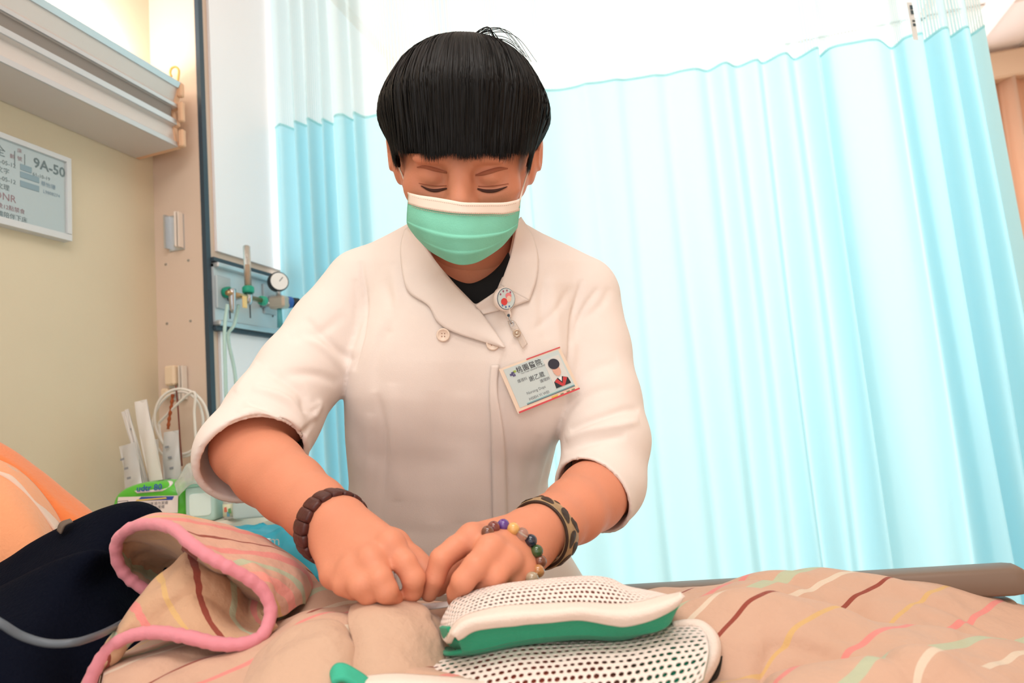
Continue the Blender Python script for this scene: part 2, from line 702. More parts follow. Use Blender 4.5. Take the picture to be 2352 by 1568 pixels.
# make the deep folds double back on themselves a little, as hung cloth does
sx = sx + 0.35 * np.gradient(so) * 6 * np.abs(so)


def curtain_points(z):
    fl = (ZT - z) / (ZT - 0.3)
    amp = 0.55 + 0.55 * fl
    X = sx + 0.035 * fl * np.clip((sx - 0.3) / 0.5, 0, 1) + 0.006 * np.sin(sx * 31 + z * 2.3) * fl
    off = so * amp + 0.006 * np.sin(sx * 47 + z * 1.7)
    Y = track_y(X) + off
    return np.c_[X - 0.13 * off, Y, np.full(NC, z)]


def curtain_mat():
    m = bpy.data.materials.new('aqua_curtain')
    m.use_nodes = True
    nt = m.node_tree
    b = nt.nodes['Principled BSDF']
    b.inputs['Base Color'].default_value = lin('#c8e5ea')
    b.inputs['Roughness'].default_value = 0.8
    b.inputs['Specular IOR Level'].default_value = 0.1
    t = nt.nodes.new('ShaderNodeBsdfTranslucent')
    t.inputs['Color'].default_value = lin('#b9ebf4')
    mx = nt.nodes.new('ShaderNodeMixShader')
    mx.inputs[0].default_value = 0.62
    nt.links.new(b.outputs[0], mx.inputs[1])
    nt.links.new(t.outputs[0], mx.inputs[2])
    nt.links.new(mx.outputs[0], nt.nodes['Material Output'].inputs[0])
    return m


def net_mat():
    """white open-weave header: fine threads with see-through gaps"""
    m = bpy.data.materials.new('curtain_net')
    m.use_nodes = True
    nt = m.node_tree
    b = nt.nodes['Principled BSDF']
    b.inputs['Base Color'].default_value = lin('#d3e2e4')
    b.inputs['Roughness'].default_value = 0.8
    t = nt.nodes.new('ShaderNodeBsdfTranslucent')
    t.inputs['Color'].default_value = lin('#cfeaec')
    mx = nt.nodes.new('ShaderNodeMixShader')
    mx.inputs[0].default_value = 0.6
    nt.links.new(b.outputs[0], mx.inputs[1])
    nt.links.new(t.outputs[0], mx.inputs[2])
    tr_ = nt.nodes.new('ShaderNodeBsdfTransparent')
    uv = nt.nodes.new('ShaderNodeUVMap')
    sep = nt.nodes.new('ShaderNodeSeparateXYZ')
    nt.links.new(uv.outputs[0], sep.inputs[0])
    def wave(sock, freq, thr):
        a = nt.nodes.new('ShaderNodeMath'); a.operation = 'MULTIPLY'; a.inputs[1].default_value = freq
        nt.links.new(sock, a.inputs[0])
        f = nt.nodes.new('ShaderNodeMath'); f.operation = 'FRACT'
        nt.links.new(a.outputs[0], f.inputs[0])
        g_ = nt.nodes.new('ShaderNodeMath'); g_.operation = 'GREATER_THAN'; g_.inputs[1].default_value = thr
        nt.links.new(f.outputs[0], g_.inputs[0])
        return g_.outputs[0]
    h1 = wave(sep.outputs[0], 420.0, 0.55)
    h2 = wave(sep.outputs[1], 95.0, 0.45)
    mul = nt.nodes.new('ShaderNodeMath'); mul.operation = 'MULTIPLY'
    nt.links.new(h1, mul.inputs[0]); nt.links.new(h2, mul.inputs[1])
    mx2 = nt.nodes.new('ShaderNodeMixShader')
    nt.links.new(mul.outputs[0], mx2.inputs[0])
    nt.links.new(mx.outputs[0], mx2.inputs[1])
    nt.links.new(tr_.outputs[0], mx2.inputs[2])
    nt.links.new(mx2.outputs[0], nt.nodes['Material Output'].inputs[0])
    return m


zs = np.linspace(0.32, ZB, 14)
pts = [curtain_points(z) for z in zs]
base = np.concatenate(pts)
cur = thing('privacy_curtain', 'aqua hospital privacy curtain with white net header drawn behind the nurse', 'curtain', (-0.2, 1.9, 0.32))
fabric = mesh('curtain_cloth', base, gridfaces(14, NC), curtain_mat(), cur, uv=griduv(14, NC))
zs2 = np.linspace(ZB, ZT, 5)
net = mesh('net_header', np.concatenate([curtain_points(z) for z in zs2]), gridfaces(5, NC), net_mat(), cur, uv=griduv(5, NC))
net['label'] = 'white open net header'
# sewn seam tape where net meets cloth
tp = curtain_points(ZB)
mesh('seam_tape', np.concatenate([tp + [0, -0.002, -0.004], tp + [0, -0.002, 0.004]]), gridfaces(2, NC), mat('aqua_tape', '#bfe9ea', 0.8, translucent=0.5), cur)
# printed tag sewn to the net near the right end
def quad_on(p0, p1, p2, p3, name, m, parent=None, th=0.0008):
    V = np.array([p0, p1, p2, p3])
    n = np.cross(V[1] - V[0], V[3] - V[0]); n = n / np.linalg.norm(n) * th
    VV = np.concatenate([V, V + n])
    return mesh(name, VV, [(0, 3, 2, 1), (4, 5, 6, 7), (0, 1, 5, 4), (1, 2, 6, 5), (2, 3, 7, 6), (3, 0, 4, 7)], m, parent, False)
YT = track_y(0.62) - 0.075
tg = quad_on(onpx(2094, 5, YT), onpx(2110, 92, YT), onpx(2098, 92, YT), onpx(2082, 5, YT), 'curtain_tag', mat('tag_white', '#f1f4f4', 0.7), cur)
for a, b in ((12, 22), (24, 33), (46, 50), (54, 60)):
    f = lambda y, s: onpx(2091 + (y - 5) * 0.18 + s * 3.2, y, YT - 0.002)
    quad_on(f(a, -1), f(b, -1), f(b, 1), f(a, 1), 'tag_print', mat('tag_ink', '#4c5a62', 0.7), cur)
# faint ventilation slots of a ceiling vent seen through the net
# the ceiling track the curtain hangs from
A_, B_ = np.array([-1.158, track_y(-1.158), 2.375]), np.array([1.0, track_y(1.0), 2.375])
ct = thing('curtain_track', 'straight aluminium ceiling track carrying the aqua curtain', 'curtain track', (A_ + B_) / 2)
MB().tube([A_, B_], 0.014, 8).build('track_rail', M_ALU, ct)
for x in (-0.95, -0.2, 0.6):
    MB().tube([(x, track_y(x), 2.38), (x, track_y(x), 2.612)], 0.006, 8).build('hanger_rod', M_ALU, ct)

# ------------------------------------------------------------------ bed-head lamp on the left wall
YE = onplane(310, 363, 0, XW)[1]
prof_px = [(311, 363), (406, 338), (403, 326), (400, 322), (396, 292), (403, 287), (402, 275), (394, 270), (390, 254),
           (404, 248), (403, 240), (399, 232), (407, 203), (411, 190)]
pr = np.array([onplane(x, y, 1, YE)[[0, 2]] for x, y in prof_px])
zt = pr[-1][1]
pr = np.vstack([pr, [[XW + 0.10, zt + 0.004], [XW + 0.002, zt + 0.004]]])
pr[0][0] = XW + 0.002
YS = -0.35
lamp = thing('bed_head_lamp', 'long aluminium wall lamp box mounted over the bed head', 'lamp', (XW, (YE + YS) / 2, pr[0][1]))


def extr(pf, y0, y1, name, m, parent):
    n = len(pf)
    V = [(p[0], y0, p[1]) for p in pf] + [(p[0], y1, p[1]) for p in pf]
    Fc = [(k, (k + 1) % n, n + (k + 1) % n, n + k) for k in range(n)] + [tuple(range(n))[::-1], tuple(range(n, 2 * n))]
    return mesh(name, V, Fc, m, parent, False)


extr(pr, YS, YE, 'housing', mat('lamp_alu', '#d3cbc6', 0.42, metal=0.25, bump=0.03, bscale=300), lamp)
for (i, j, nm) in ((1, 2, 'edge_trim'), (5, 6, 'edge_trim'), (9, 10, 'edge_trim'), (12, 13, 'edge_trim')):
    a, b = pr[i], pr[j]
    q = np.array([a, b, b + [0.004, 0], a + [0.004, 0]])
    extr(q, YS, YE + 0.001, nm, M_ALU, lamp)
q = np.array([pr[6], pr[9], pr[9] - [0.012, 0], pr[6] - [0.012, 0]]) + [-0.004, 0]
extr(q, YS, YE - 0.01, 'groove', mat('lamp_groove', '#8d857f', 0.6), lamp)
cap_m = mat('peach_end_cap', '#dfb491', 0.5)
cp = pr.copy()
cp[:, 0] += np.where(cp[:, 0] > XW + 0.05, 0.004, 0)
extr(cp, YE, YE + 0.012, 'end_cap', cap_m, lamp)
for (za, zb) in ((0.80, 1.0), (0.42, 0.72), (0.04, 0.30)):
    z0, z1 = pr[0][1] + za * (zt - pr[0][1]), pr[0][1] + zb * (zt - pr[0][1])
    MB().box((pr[1][0] + 0.010, YE + 0.008, (z0 + z1) / 2), (0.014, 0.014, z1 - z0), bev=0.003).build('end_clip', cap_m, lamp)
hk = [P(x, y, onplane(405, 185, 1, YE)[1] * 0 + np.dot(onplane(405, 185, 1, YE) - CAM, FW)) for x, y in
      ((408, 192), (410, 175), (411, 162), (404, 154), (394, 157), (391, 168), (394, 176))]
MB().tube(crom(hk, 24), 0.0028, 8).build('pull_cord_loop', mat('cord_yellow', '#e9c774', 0.6), lamp, True)
MB().box((XW + 0.055, (YS + YE) / 2, zt + 0.014), (0.075, YE - YS - 0.06, 0.02), bev=0.006).build(
    'light_diffuser', mat('lamp_glow', '#fff6ee', 0.5, emit=5.0), lamp)
area_light('bed_head_lamp_light', (XW + 0.075, (YS + YE) / 2, zt + 0.04), (math.radians(180), math.radians(-14), 0), 0.08, YE - YS - 0.08, 8, (1.0, 0.94, 0.94))

# ------------------------------------------------------------------ bed information board on the left wall
c_tr, c_br = onplane(165, 365, 0, XW + 0.022), onplane(165, 552, 0, XW + 0.022)
yr = (c_tr[1] + c_br[1]) / 2
z1, z0 = c_tr[2], c_br[2]
yl = yr - 0.42
board = thing('bed_info_board', 'white framed grey display board with bed number on the cream wall', 'board', (XW, (yl + yr) / 2, z0))
fb = MB()
t_ = 0.011
fb.box((XW + 0.011, (yl + yr) / 2, z1 - t_ / 2), (0.022, yr - yl, t_)).box((XW + 0.011, (yl + yr) / 2, z0 + t_ / 2), (0.022, yr - yl, t_ * 1.25))
fb.box((XW + 0.011, yl + t_ / 2, (z0 + z1) / 2 + t_ * .125), (0.022, t_, z1 - z0 - 2.25 * t_)).box((XW + 0.011, yr - t_ / 2, (z0 + z1) / 2 + t_ * .125), (0.022, t_, z1 - z0 - 2.25 * t_))
fb.build('board_frame', mat('board_white', '#d3d6d8', 0.5), board)
MB().box((XW + 0.009, (yl + yr) / 2, (z0 + z1) / 2), (0.017, yr - yl - 0.01, z1 - z0 - 0.01)).build('display', mat('display_grey', '#b4c2c6', 0.4), board)
INK1, INK2, INK3 = mat('ink_grey', '#6f7f83', 0.6), mat('ink_red', '#9a7f86', 0.6), mat('ink_blue', '#7d97a8', 0.6)


def on_board(px, py):
    p = onplane(px, py, 0, XW + 0.0195)
    return p


def btext(s, px, py, h, m, bold=0.0, name='lettering', align='LEFT'):
    o = on_board(px, py)
    return text_mesh(name, s, lambda x, y: (XW + 0.0180, o[1] + x, o[2] + y), m, board, h, bold, align)


btext('9A-50', 78, 382, 0.030, INK1, 0.0006)
btext('全', -13, 350, 0.024, INK1)
btext('床', 41, 348, 0.0105, INK2); btext('號', 41, 366, 0.0105, INK2); btext('齡', 24, 361, 0.0105, INK2)
btext('-05-12', 1, 374, 0.0125, INK1); btext('文字', -6, 391, 0.013, INK1)
btext('-05-12', 1, 412, 0.0125, INK1); btext('文理', -6, 429, 0.013, INK1)
btext('61-10-19', 76, 402, 0.011, INK1)
btext('蔡怡珊', 95, 424, 0.0115, INK3)
btext('L9808274', 100, 442, 0.010, INK3)
btext('DNR', -12, 452, 0.021, INK2)
btext('晚12點禁食', -5, 474, 0.0115, INK2); btext('需陪伴下床', -5, 493, 0.0125, INK1)
for (a, b, c_, d_) in ((48, 377, 74, 396), (48, 397, 91, 416), (48, 417, 91, 437)):
    p, q = on_board(a, b), on_board(c_, d_)
    MB().box((XW + 0.0180, (p[1] + q[1]) / 2, (p[2] + q[2]) / 2), (0.001, q[1] - p[1], 0.0125)).build('data_field', mat('field_blue', '#8aa1ac', 0.6), board)
for x in (35, 58):
    p, q = on_board(x, 335 + x * 0.33), on_board(x, 372 + x * 0.3)
    MB().box((XW + 0.0180, p[1], (p[2] + q[2]) / 2), (0.0008, 0.0008, p[2] - q[2])).build('rule_line', INK1, board)

# ------------------------------------------------------------------ pier brackets and screws
def pier(px, py, off=0.0):
    return onplane(px, py, 1, YC - off)


def pier_box(mb, x0, y0, x1, y1, d0, d1, bev=0.0):
    a, b = pier(x0, y0), pier(x1, y1)
    return mb.box(((a[0] + b[0]) / 2, YC - (d0 + d1) / 2, (a[2] + b[2]) / 2), (abs(b[0] - a[0]), d1 - d0, abs(a[2] - b[2])), bev=bev)


br = thing('wall_bracket', 'empty silver wall bracket on the beige pier below the lamp', 'bracket', pier(408, 575))
pier_box(MB(), 389, 498, 425, 573, 0.0, 0.004).build('back_plate', M_ALU, br)
pier_box(MB(), 388, 498, 394, 573, 0.004, 0.020).build('side_rib', M_ALU, br)
pier_box(MB(), 412, 490, 419, 570, 0.004, 0.022, 0.002).build('side_rib', mat('bracket_white', '#e8ddd2', 0.4), br)
pier_box(MB(), 421, 490, 425, 570, 0.004, 0.022, 0.002).build('side_rib', MATS['bracket_white'], br)
for y in (508, 564):
    MB().lathe([(0.003, 0), (0.003, 0.002)], pier(403, y, 0.004), (0, -1, 0), 10).build('bolt', M_CHROME, br)
br2 = thing('holder_bracket', 'silver wall bracket holding a beige plastic clip on the pier', 'bracket', pier(410, 918))
pier_box(MB(), 390, 850, 430, 916, 0.0, 0.004).build('back_plate', M_ALU, br2)
pier_box(MB(), 422, 840, 427, 916, 0.004, 0.02).build('side_rib', MATS['bracket_white'], br2)
pier_box(MB(), 429, 840, 434, 916, 0.004, 0.02).build('side_rib', MATS['bracket_white'], br2)
pier_box(MB(), 396, 842, 420, 884, 0.004, 0.03, 0.004).build('clip_body', mat('beige_plastic', '#ead2b4', 0.45), br2)
pier_box(MB(), 388, 893, 404, 914, 0.004, 0.03, 0.004).build('clip_foot', MATS['beige_plastic'], br2)
for (x, y, wh_) in ((381, 607, 'upper screw nearest the cream wall'), (433, 598, 'upper screw nearest the gas panel'), (384, 743, 'lower screw nearest the cream wall'), (438, 737, 'lower screw nearest the gas panel')):
    sc_ = MB().lathe([(0.0035, 0), (0.003, 0.002)], pier(x, y), (0, -1, 0), 10).build('screw', M_CHROME)
    tag(sc_, wh_ + ' between the brackets on the beige pier', 'screw', 'screws in the pier')

# ------------------------------------------------------------------ medical gas wall panel
def gas(px, py, off=0.0):
    return onplane(px, py, 0, XG + off)


zr1, zr0 = gas(462, 603)[2], gas(466, 737)[2]
panel = thing('gas_wall_panel', 'white medical gas wall panel with dark trim beside the aqua curtain', 'wall panel', (XG, 1.7, 0.3))
yg0, yg1 = YC + 0.0165, 2.6
MB().box((XG + 0.004, (yg0 + 0.03 + yg1) / 2, (zr1 + 2.56) / 2 + 0.01), (0.008, yg1 - yg0 - 0.03, 2.5 - zr1)).build('upper_board', M_PANEL, panel)
MB().box((XG + 0.004, (yg0 + 0.03 + yg1) / 2, (zr0 + 0.35) / 2 - 0.01), (0.008, yg1 - yg0 - 0.03, zr0 - 0.33)).build('lower_board', M_PANEL, panel)
MB().box((XG + 0.005, YC + 0.008, 1.45), (0.014, 0.016, 2.25)).build('corner_trim', M_DARK, panel)
MB().box((XG + 0.009, (yg0 + yg1) / 2, (zr0 + zr1) / 2), (0.018, yg1 - yg0, zr1 - zr0)).build('service_rail', mat('rail_silver', '#cfd8dc', 0.35, metal=0.3), panel)
for z in (zr1, zr0):
    MB().box((XG + 0.016, (yg0 + yg1) / 2, z - 0.004), (0.032, yg1 - yg0, 0.014), bev=0.003).build('rail_lip', M_ALU, panel)
    MB().box((XG + 0.010, (yg0 + yg1) / 2, z + (0.012 if z == zr1 else -0.017)), (0.020, yg1 - yg0, 0.010)).build('dark_strip', M_DARK, panel)
# outlet plates with coloured sockets
for (x, y, colr, rr) in ((497, 675, '#1f8f74', 0.013), (604, 690, '#a9b4b8', 0.011)):
    p = gas(x, y)
    MB().box((XG + 0.021, p[1], p[2]), (0.006, 0.055, 0.085), bev=0.002).build('outlet_plate', mat('plate_grey', '#b9c6cc', 0.4), panel)
    MB().lathe([(rr, 0), (rr * 1.1, 0.006), (rr * 1.1, 0.016), (rr * 0.7, 0.02), (rr * 0.55, 0.03)], (XG + 0.024, p[1], p[2]), (1, 0, 0), 18).build(
        'gas_socket', mat('socket_' + colr[1:], colr, 0.4), panel, True)
for x in (513, 560, 612):
    p = gas(x, 690)
    MB().box((XG + 0.0185, p[1], p[2]), (0.002, 0.003, 0.10)).build('joint_line', M_DARK, panel)
p = gas(466, 667)
MB().lathe([(0.003, 0), (0.003, 0.002)], (XG + 0.018, p[1], p[2]), (1, 0, 0), 10).build('bolt', M_DARK, panel)

# oxygen flow meter plugged into the panel
def gp(px, py, off):
    return gas(px, py, off)


fm = thing('oxygen_flow_meter', 'oxygen flow meter with clear upright tube and green collar on the gas panel', 'flow meter', gp(570, 700, 0.06))
b0 = gp(570, 690, 0.07)
top = gp(571, 568, 0.07)
col0 = gp(570, 662, 0.07)
MB().lathe([(0.009, 0), (0.009, top[2] - col0[2]), (0.006, top[2] - col0[2] + 0.003)], col0, (0, 0, 1), 16).build('clear_tube', mat('clear_plastic', '#f2e9df', 0.08, trans=0.75, spec=0.5), fm, True)
MB().lathe([(0.004, 0), (0.004, (top[2] - col0[2]) * 0.55)], col0 + [0, 0, 0.002], (0, 0, 1), 10).build('scale_core', mat('amber_scale', '#dfae74', 0.4), fm, True)
MB().lathe([(0.014, -0.004), (0.015, 0), (0.015, 0.010), (0.011, 0.014)], col0 - [0, 0, 0.008], (0, 0, 1), 18).build('green_collar', mat('collar_green', '#27a184', 0.4), fm, True)
MB().lathe([(0.006, 0), (0.009, 0.006), (0.011, 0.03)], col0 - [0, 0, 0.042], (0, 0, 1), 16).build('valve_body', M_CHROME, fm, True)
v0, v1 = gp(522, 676, 0.07), gp(600, 680, 0.07)
zc = col0[2] - 0.024
MB().tube([(XG + 0.07, v0[1], zc), (XG + 0.07, v1[1], zc)], [0.0065, 0.0065], 12).build('cross_pipe', mat('brass', '#b39b77', 0.3, metal=0.8), fm, True)
MB().lathe([(0.012, 0), (0.013, 0.004), (0.013, 0.014), (0.010, 0.018)], (XG + 0.07, v1[1] - 0.002, zc), (0, 1, 0), 14).build('green_knob', mat('knob_green', '#3aa98c', 0.4), fm, True)
MB().lathe([(0.004, -0.048), (0.007, -0.04), (0.009, 0.0), (0.010, 0.012)], (XG + 0.07, v0[1] + 0.018, zc), (0, 0, 1), 14).build('nut_valve', M_CHROME, fm, True)
MB().tube([(XG + 0.018, v0[1] + 0.065, zc), (XG + 0.072, v0[1] + 0.065, zc)], 0.007, 12).build('inlet_plug', M_CHROME, fm, True)
MB().box((XG + 0.082, v0[1] + 0.05, zc - 0.018), (0.004, 0.016, 0.03), bev=0.001).build('yellow_tag', mat('tag_yellow', '#e9c98a', 0.6), fm)

# suction regulator with round gauge
rg = thing('suction_regulator', 'suction regulator with round pressure gauge and blue knob at the curtain edge', 'regulator', gp(640, 790, 0.05))
gc = gp(641, 646, 0.085)
ax = np.array([0.80, -0.60, 0.0])
MB().lathe([(0.026, -0.02), (0.027, -0.018), (0.027, 0.0), (0.0255, 0.002)], gc, ax, 28).build('gauge_case', mat('black_rubber', '#2c3338', 0.5), rg, True)
MB().lathe([(0.0238, 0.0), (0.0238, 0.0025)], gc, ax, 28).build('dial', mat('dial_white', '#f3f3f1', 0.3), rg)
MB().tube([gc + 0.003 * ax, gc + 0.003 * ax + [0.006, 0.008, 0.012]], 0.0008, 6).build('needle', M_DARK, rg)
st = gp(641, 690, 0.075)
MB().tube([gc - 0.01 * ax, st + [0, 0, 0.0]], [0.006, 0.008], 12).build('stem', M_CHROME, rg, True)
MB().box(st - [0, 0, 0.006], (0.05, 0.034, 0.034), bev=0.006).build('regulator_body', mat('regulator_silver', '#c3b7a8', 0.35, metal=0.5), rg)
MB().lathe([(0.016, 0), (0.016, 0.014), (0.014, 0.016)], st + [0.012, 0.016, -0.004], (0.5, 0.85, 0), 18).build('blue_ring', mat('regulator_blue', '#2f63b3', 0.4), rg, True)
MB().lathe([(0.014, 0), (0.014, 0.018), (0.012, 0.02)], st + [0.020, 0.031, -0.004], (0.5, 0.85, 0), 18).build('black_knob', MATS['black_rubber'], rg, True)
MB().tube([st + [0, 0, -0.02], st + [0, 0, -0.075]], [0.006, 0.008], 12).build('outlet_stem', mat('teal_fitting', '#5aa5ad', 0.4), rg, True)
MB().tube([st - [0.057, 0, 0.006], st - [0.02, 0, 0.006]], 0.008, 12).build('wall_plug', M_CHROME, rg, True)

# mint oxygen tubing hanging from the meters
TB = mat('mint_tubing', '#cfeee6', 0.25, trans=0.4, spec=0.5)
for pts_, lab in (([(522, 700, .075), (516, 760, .085), (518, 860, .09), (521, 960, .09), (526, 1080, .09), (530, 1200, .09)],
                   'mint oxygen tube hanging straight from the flow meter nut'),
                  ([(548, 700, .06), (538, 745, .06), (524, 775, .05), (540, 860, .06), (545, 960, .07), (548, 1090, .08), (550, 1200, .08)],
                   'thin pale tube curving down below the flow meter')):
    q = np.array([gas(a, b, c_) for a, b, c_ in pts_])
    tt = MB().tube(crom(q, 40), 0.0042, 8).build('oxygen_tube', TB, None, True)
    tag(tt, lab, 'tube')

# ================================================================== the bed and what lies on it
M_RAIL = mat('taupe_plastic', '#7e6a5c', 0.42, var=0.03, vscale=6)
bed = thing('hospital_bed', 'hospital bed with taupe side rail under the striped quilt', 'bed', (-0.2, 0.45, 0.0))
MB().box((-0.22, 0.44, 0.605), (1.95, 0.80, 0.13), bev=0.03).build('mattress', mat('mattress_sheet', '#d8cfc6', 0.6), bed)
MB().box((-0.22, 0.44, 0.50), (1.98, 0.80, 0.06), bev=0.01).build('bed_deck', mat('bed_grey', '#b8b4ae', 0.5), bed)
for x in (-1.05, 0.6):
    for y in (0.12, 0.76):
        MB().lathe([(0.03, 0.0), (0.03, 0.06), (0.018, 0.09), (0.018, 0.47)], (x, y, 0.0), (0, 0, 1), 14).build('leg', M_ALU, bed, True)
MB().box((-1.235, 0.44, 0.62), (0.035, 0.84, 0.44), bev=0.012).build('headboard', M_RAIL, bed)
YR = 0.858
ra, rb = onplane(1420, 1347, 1, YR), onplane(2344, 1294, 1, YR)
rl = onplane(2300, 1362, 1, YR)
hR = abs(onplane(2300, 1296, 1, YR)[2] - rl[2])
rx0, rx1 = -0.62, rb[0]
dirr = (rb - ra) / (rb[0] - ra[0])
def rail_prof(x, dz, h, d):
    c = ra + dirr * (x - ra[0]) + np.array([0, 0, dz - h / 2])
    out = []
    for k in range(16):
        a = 2 * math.pi * k / 16
        ca, sa = math.cos(a), math.sin(a)
        out.append(c + [0, d / 2 * np.sign(ca) * abs(ca) ** 0.45, h / 2 * np.sign(sa) * abs(sa) ** 0.45])
    return out
def rail_mesh(name, x0, x1, dz, h, d, m):
    xs = [x0, x0 + 0.004] + list(np.linspace(x0 + 0.012, x1 - 0.014, 12)) + [x1 - 0.005, x1]
    ss = [0.75, 0.93] + [1.0] * 12 + [0.93, 0.7]
    V = []
    for x, s_ in zip(xs, ss):
        V += rail_prof(x, dz - h * (1 - s_) / 2, h * s_, d * s_)
    n = len(xs)
    Fc = gridfaces(n, 16, closed=True) + [tuple(range(16))[::-1], tuple((n - 1) * 16 + k for k in range(16))]
    return mesh(name, V, Fc, m, bed)
rail_mesh('side_rail', rx0, rx1, 0.0, hR, 0.036, M_RAIL)
rail_mesh('lower_rail', rx0, rx1 - 0.012, -hR - 0.004, 0.020, 0.030, mat('taupe_plastic_light', '#8f7866', 0.42))
for x in (-0.5, 0.22):
    c = ra + dirr * (x - ra[0])
    MB().box((c[0], YR, (c[2] - 0.05 + 0.48) / 2), (0.03, 0.02, c[2] - 0.05 - 0.48), bev=0.004).build('rail_post', M_RAIL, bed)


def stripe_mat(name, base, stops, scale=1.0, bump=0.25, rough=0.85, warp=0.02):
    """woven cotton with thin printed stripes: constant ramp over UV x"""
    m = bpy.data.materials.new(name)
    m.use_nodes = True
    nt = m.node_tree
    b = nt.nodes['Principled BSDF']
    b.inputs['Roughness'].default_value = rough
    b.inputs['Specular IOR Level'].default_value = 0.12
    b.inputs['Sheen Weight'].default_value = 0.15
    uv = nt.nodes.new('ShaderNodeUVMap')
    sep = nt.nodes.new('ShaderNodeSeparateXYZ')
    nt.links.new(uv.outputs[0], sep.inputs[0])
    nz = nt.nodes.new('ShaderNodeTexNoise')
    nz.inputs['Scale'].default_value = 5.0
    nt.links.new(uv.outputs[0], nz.inputs['Vector'])
    ad = nt.nodes.new('ShaderNodeMath'); ad.operation = 'MULTIPLY_ADD'; ad.inputs[1].default_value = warp
    nt.links.new(nz.outputs['Fac'], ad.inputs[0]); nt.links.new(sep.outputs[0], ad.inputs[2])
    sc_ = nt.nodes.new('ShaderNodeMath'); sc_.operation = 'MULTIPLY'; sc_.inputs[1].default_value = scale
    nt.links.new(ad.outputs[0], sc_.inputs[0])
    fr_ = nt.nodes.new('ShaderNodeMath'); fr_.operation = 'FRACT'
    nt.links.new(sc_.outputs[0], fr_.inputs[0])
    rp = nt.nodes.new('ShaderNodeValToRGB')
    cr = rp.color_ramp
    cr.interpolation = 'CONSTANT'
    el = [(0.0, base)]
    for (p, w_, c_) in stops:
        el += [(p, c_), (p + w_, base)]
    cr.elements[0].position = 0.0
    cr.elements[0].color = lin(base)
    cr.elements.remove(cr.elements[1])
    for p, c_ in el[1:]:
        e = cr.elements.new(p)
        e.color = lin(c_)
    nt.links.new(fr_.outputs[0], rp.inputs['Fac'])
    nt.links.new(rp.outputs['Color'], b.inputs['Base Color'])
    tc = nt.nodes.new('ShaderNodeTexCoord')
    n2 = nt.nodes.new('ShaderNodeTexNoise')
    n2.inputs['Scale'].default_value = 28.0
    n2.inputs['Detail'].default_value = 5
    nt.links.new(tc.outputs['Object'], n2.inputs['Vector'])
    bp = nt.nodes.new('ShaderNodeBump')
    bp.inputs['Strength'].default_value = bump
    bp.inputs['Distance'].default_value = 0.01
    nt.links.new(n2.outputs['Fac'], bp.inputs['Height'])
    nt.links.new(bp.outputs['Normal'], b.inputs['Normal'])
    return m


TAN, BRN, PNK, YEL, MNT, CRM = '#cca892', '#92493c', '#df8d86', '#d3ae78', '#b8bea2', '#d9c8b4'
QM = stripe_mat('striped_quilt', TAN, [(0.02, 0.011, BRN), (0.10, 0.007, YEL), (0.18, 0.014, PNK), (0.27, 0.022, MNT), (0.34, 0.013, CRM), (0.44, 0.010, BRN), (0.52, 0.014, PNK),
                                       (0.60, 0.022, CRM), (0.66, 0.007, YEL), (0.75, 0.011, BRN), (0.82, 0.014, PNK), (0.89, 0.026, MNT), (0.955, 0.012, CRM)], scale=1.9, bump=0.6)


def vnoise(q, f, seed=0):
    """smooth pseudo-noise from summed sines"""
    r = np.random.default_rng(seed)
    out = np.zeros(q.shape[:-1])
    for k in range(7):
        a = r.normal(size=q.shape[-1])
        a *= f * (0.6 + 0.25 * k) / np.linalg.norm(a)
        out += np.sin(q @ a + r.uniform(0, 6.28)) / (1 + 0.4 * k)
    return out / 3.0


def sheet(name, rows, nu, nv, m, parent=None, wrinkle=0.0, freq=60.0, seed=1, uvfn=None, solid=0.004, push=None, skirt=None, pre=None):
    g = interp_rows(rows, nu, nv)
    if pre is not None:
        g = pre(g)
    W = PA(g.reshape(-1, 3))
    if wrinkle:
        Wg = W.reshape(nv, nu, 3)
        du, dv = np.gradient(Wg, axis=1), np.gradient(Wg, axis=0)
        n = np.cross(du, dv).reshape(-1, 3)
        n /= np.linalg.norm(n, axis=1)[:, None] + 1e-12
        d = wrinkle * (vnoise(W, freq, seed) + 0.5 * vnoise(W, freq * 2.3, seed + 5))
        d -= wrinkle * 0.9 * np.exp(-(vnoise(W, freq * 0.55, seed + 9) / 0.10) ** 2)      # sharp creases
        W = W + n * d[:, None]
    if push is not None:
        W = push(W)
    if skirt is not None:
        G = W.reshape(nv, nu, 3)
        for (side_, fn_) in skirt:
            if side_ == 'near': G = np.concatenate([fn_(G[:1, :, :]), G], 0)
            elif side_ == 'left': G = np.concatenate([fn_(G[:, :1, :]), G], 1)
            elif side_ == 'right': G = np.concatenate([G, fn_(G[:, -1:, :])], 1)
        nv, nu = G.shape[:2]
        W = G.reshape(-1, 3)
    uv = griduv(nv, nu) if uvfn is None else uvfn(W, griduv(nv, nu))
    return mesh(name, W, gridfaces(nv, nu), m, parent, True, uv=uv, solid=solid, solid_off=0.0)


def near_skirt(e):
    n = 8
    out = []
    for k in range(n):                                   # from the outer hem back to the visible edge
        t = k / n
        y_ = np.interp(t, [0, .25, .45, 1], [0.022, 0.024, 0.05, 1.0])
        q = e.copy()
        if t < 0.45:
            q[..., 1] = y_
            q[..., 2] = np.interp(t, [0, .25, .45], [0.50, 0.62, 0.692])
        else:
            u_ = (t - 0.45) / 0.55
            q[..., 1] = 0.05 * (1 - u_) + e[..., 1] * u_
            q[..., 2] = 0.692 * (1 - u_) ** 1.5 + e[..., 2] * (1 - (1 - u_) ** 1.5)
        out.append(q)
    return np.concatenate(out, 0)


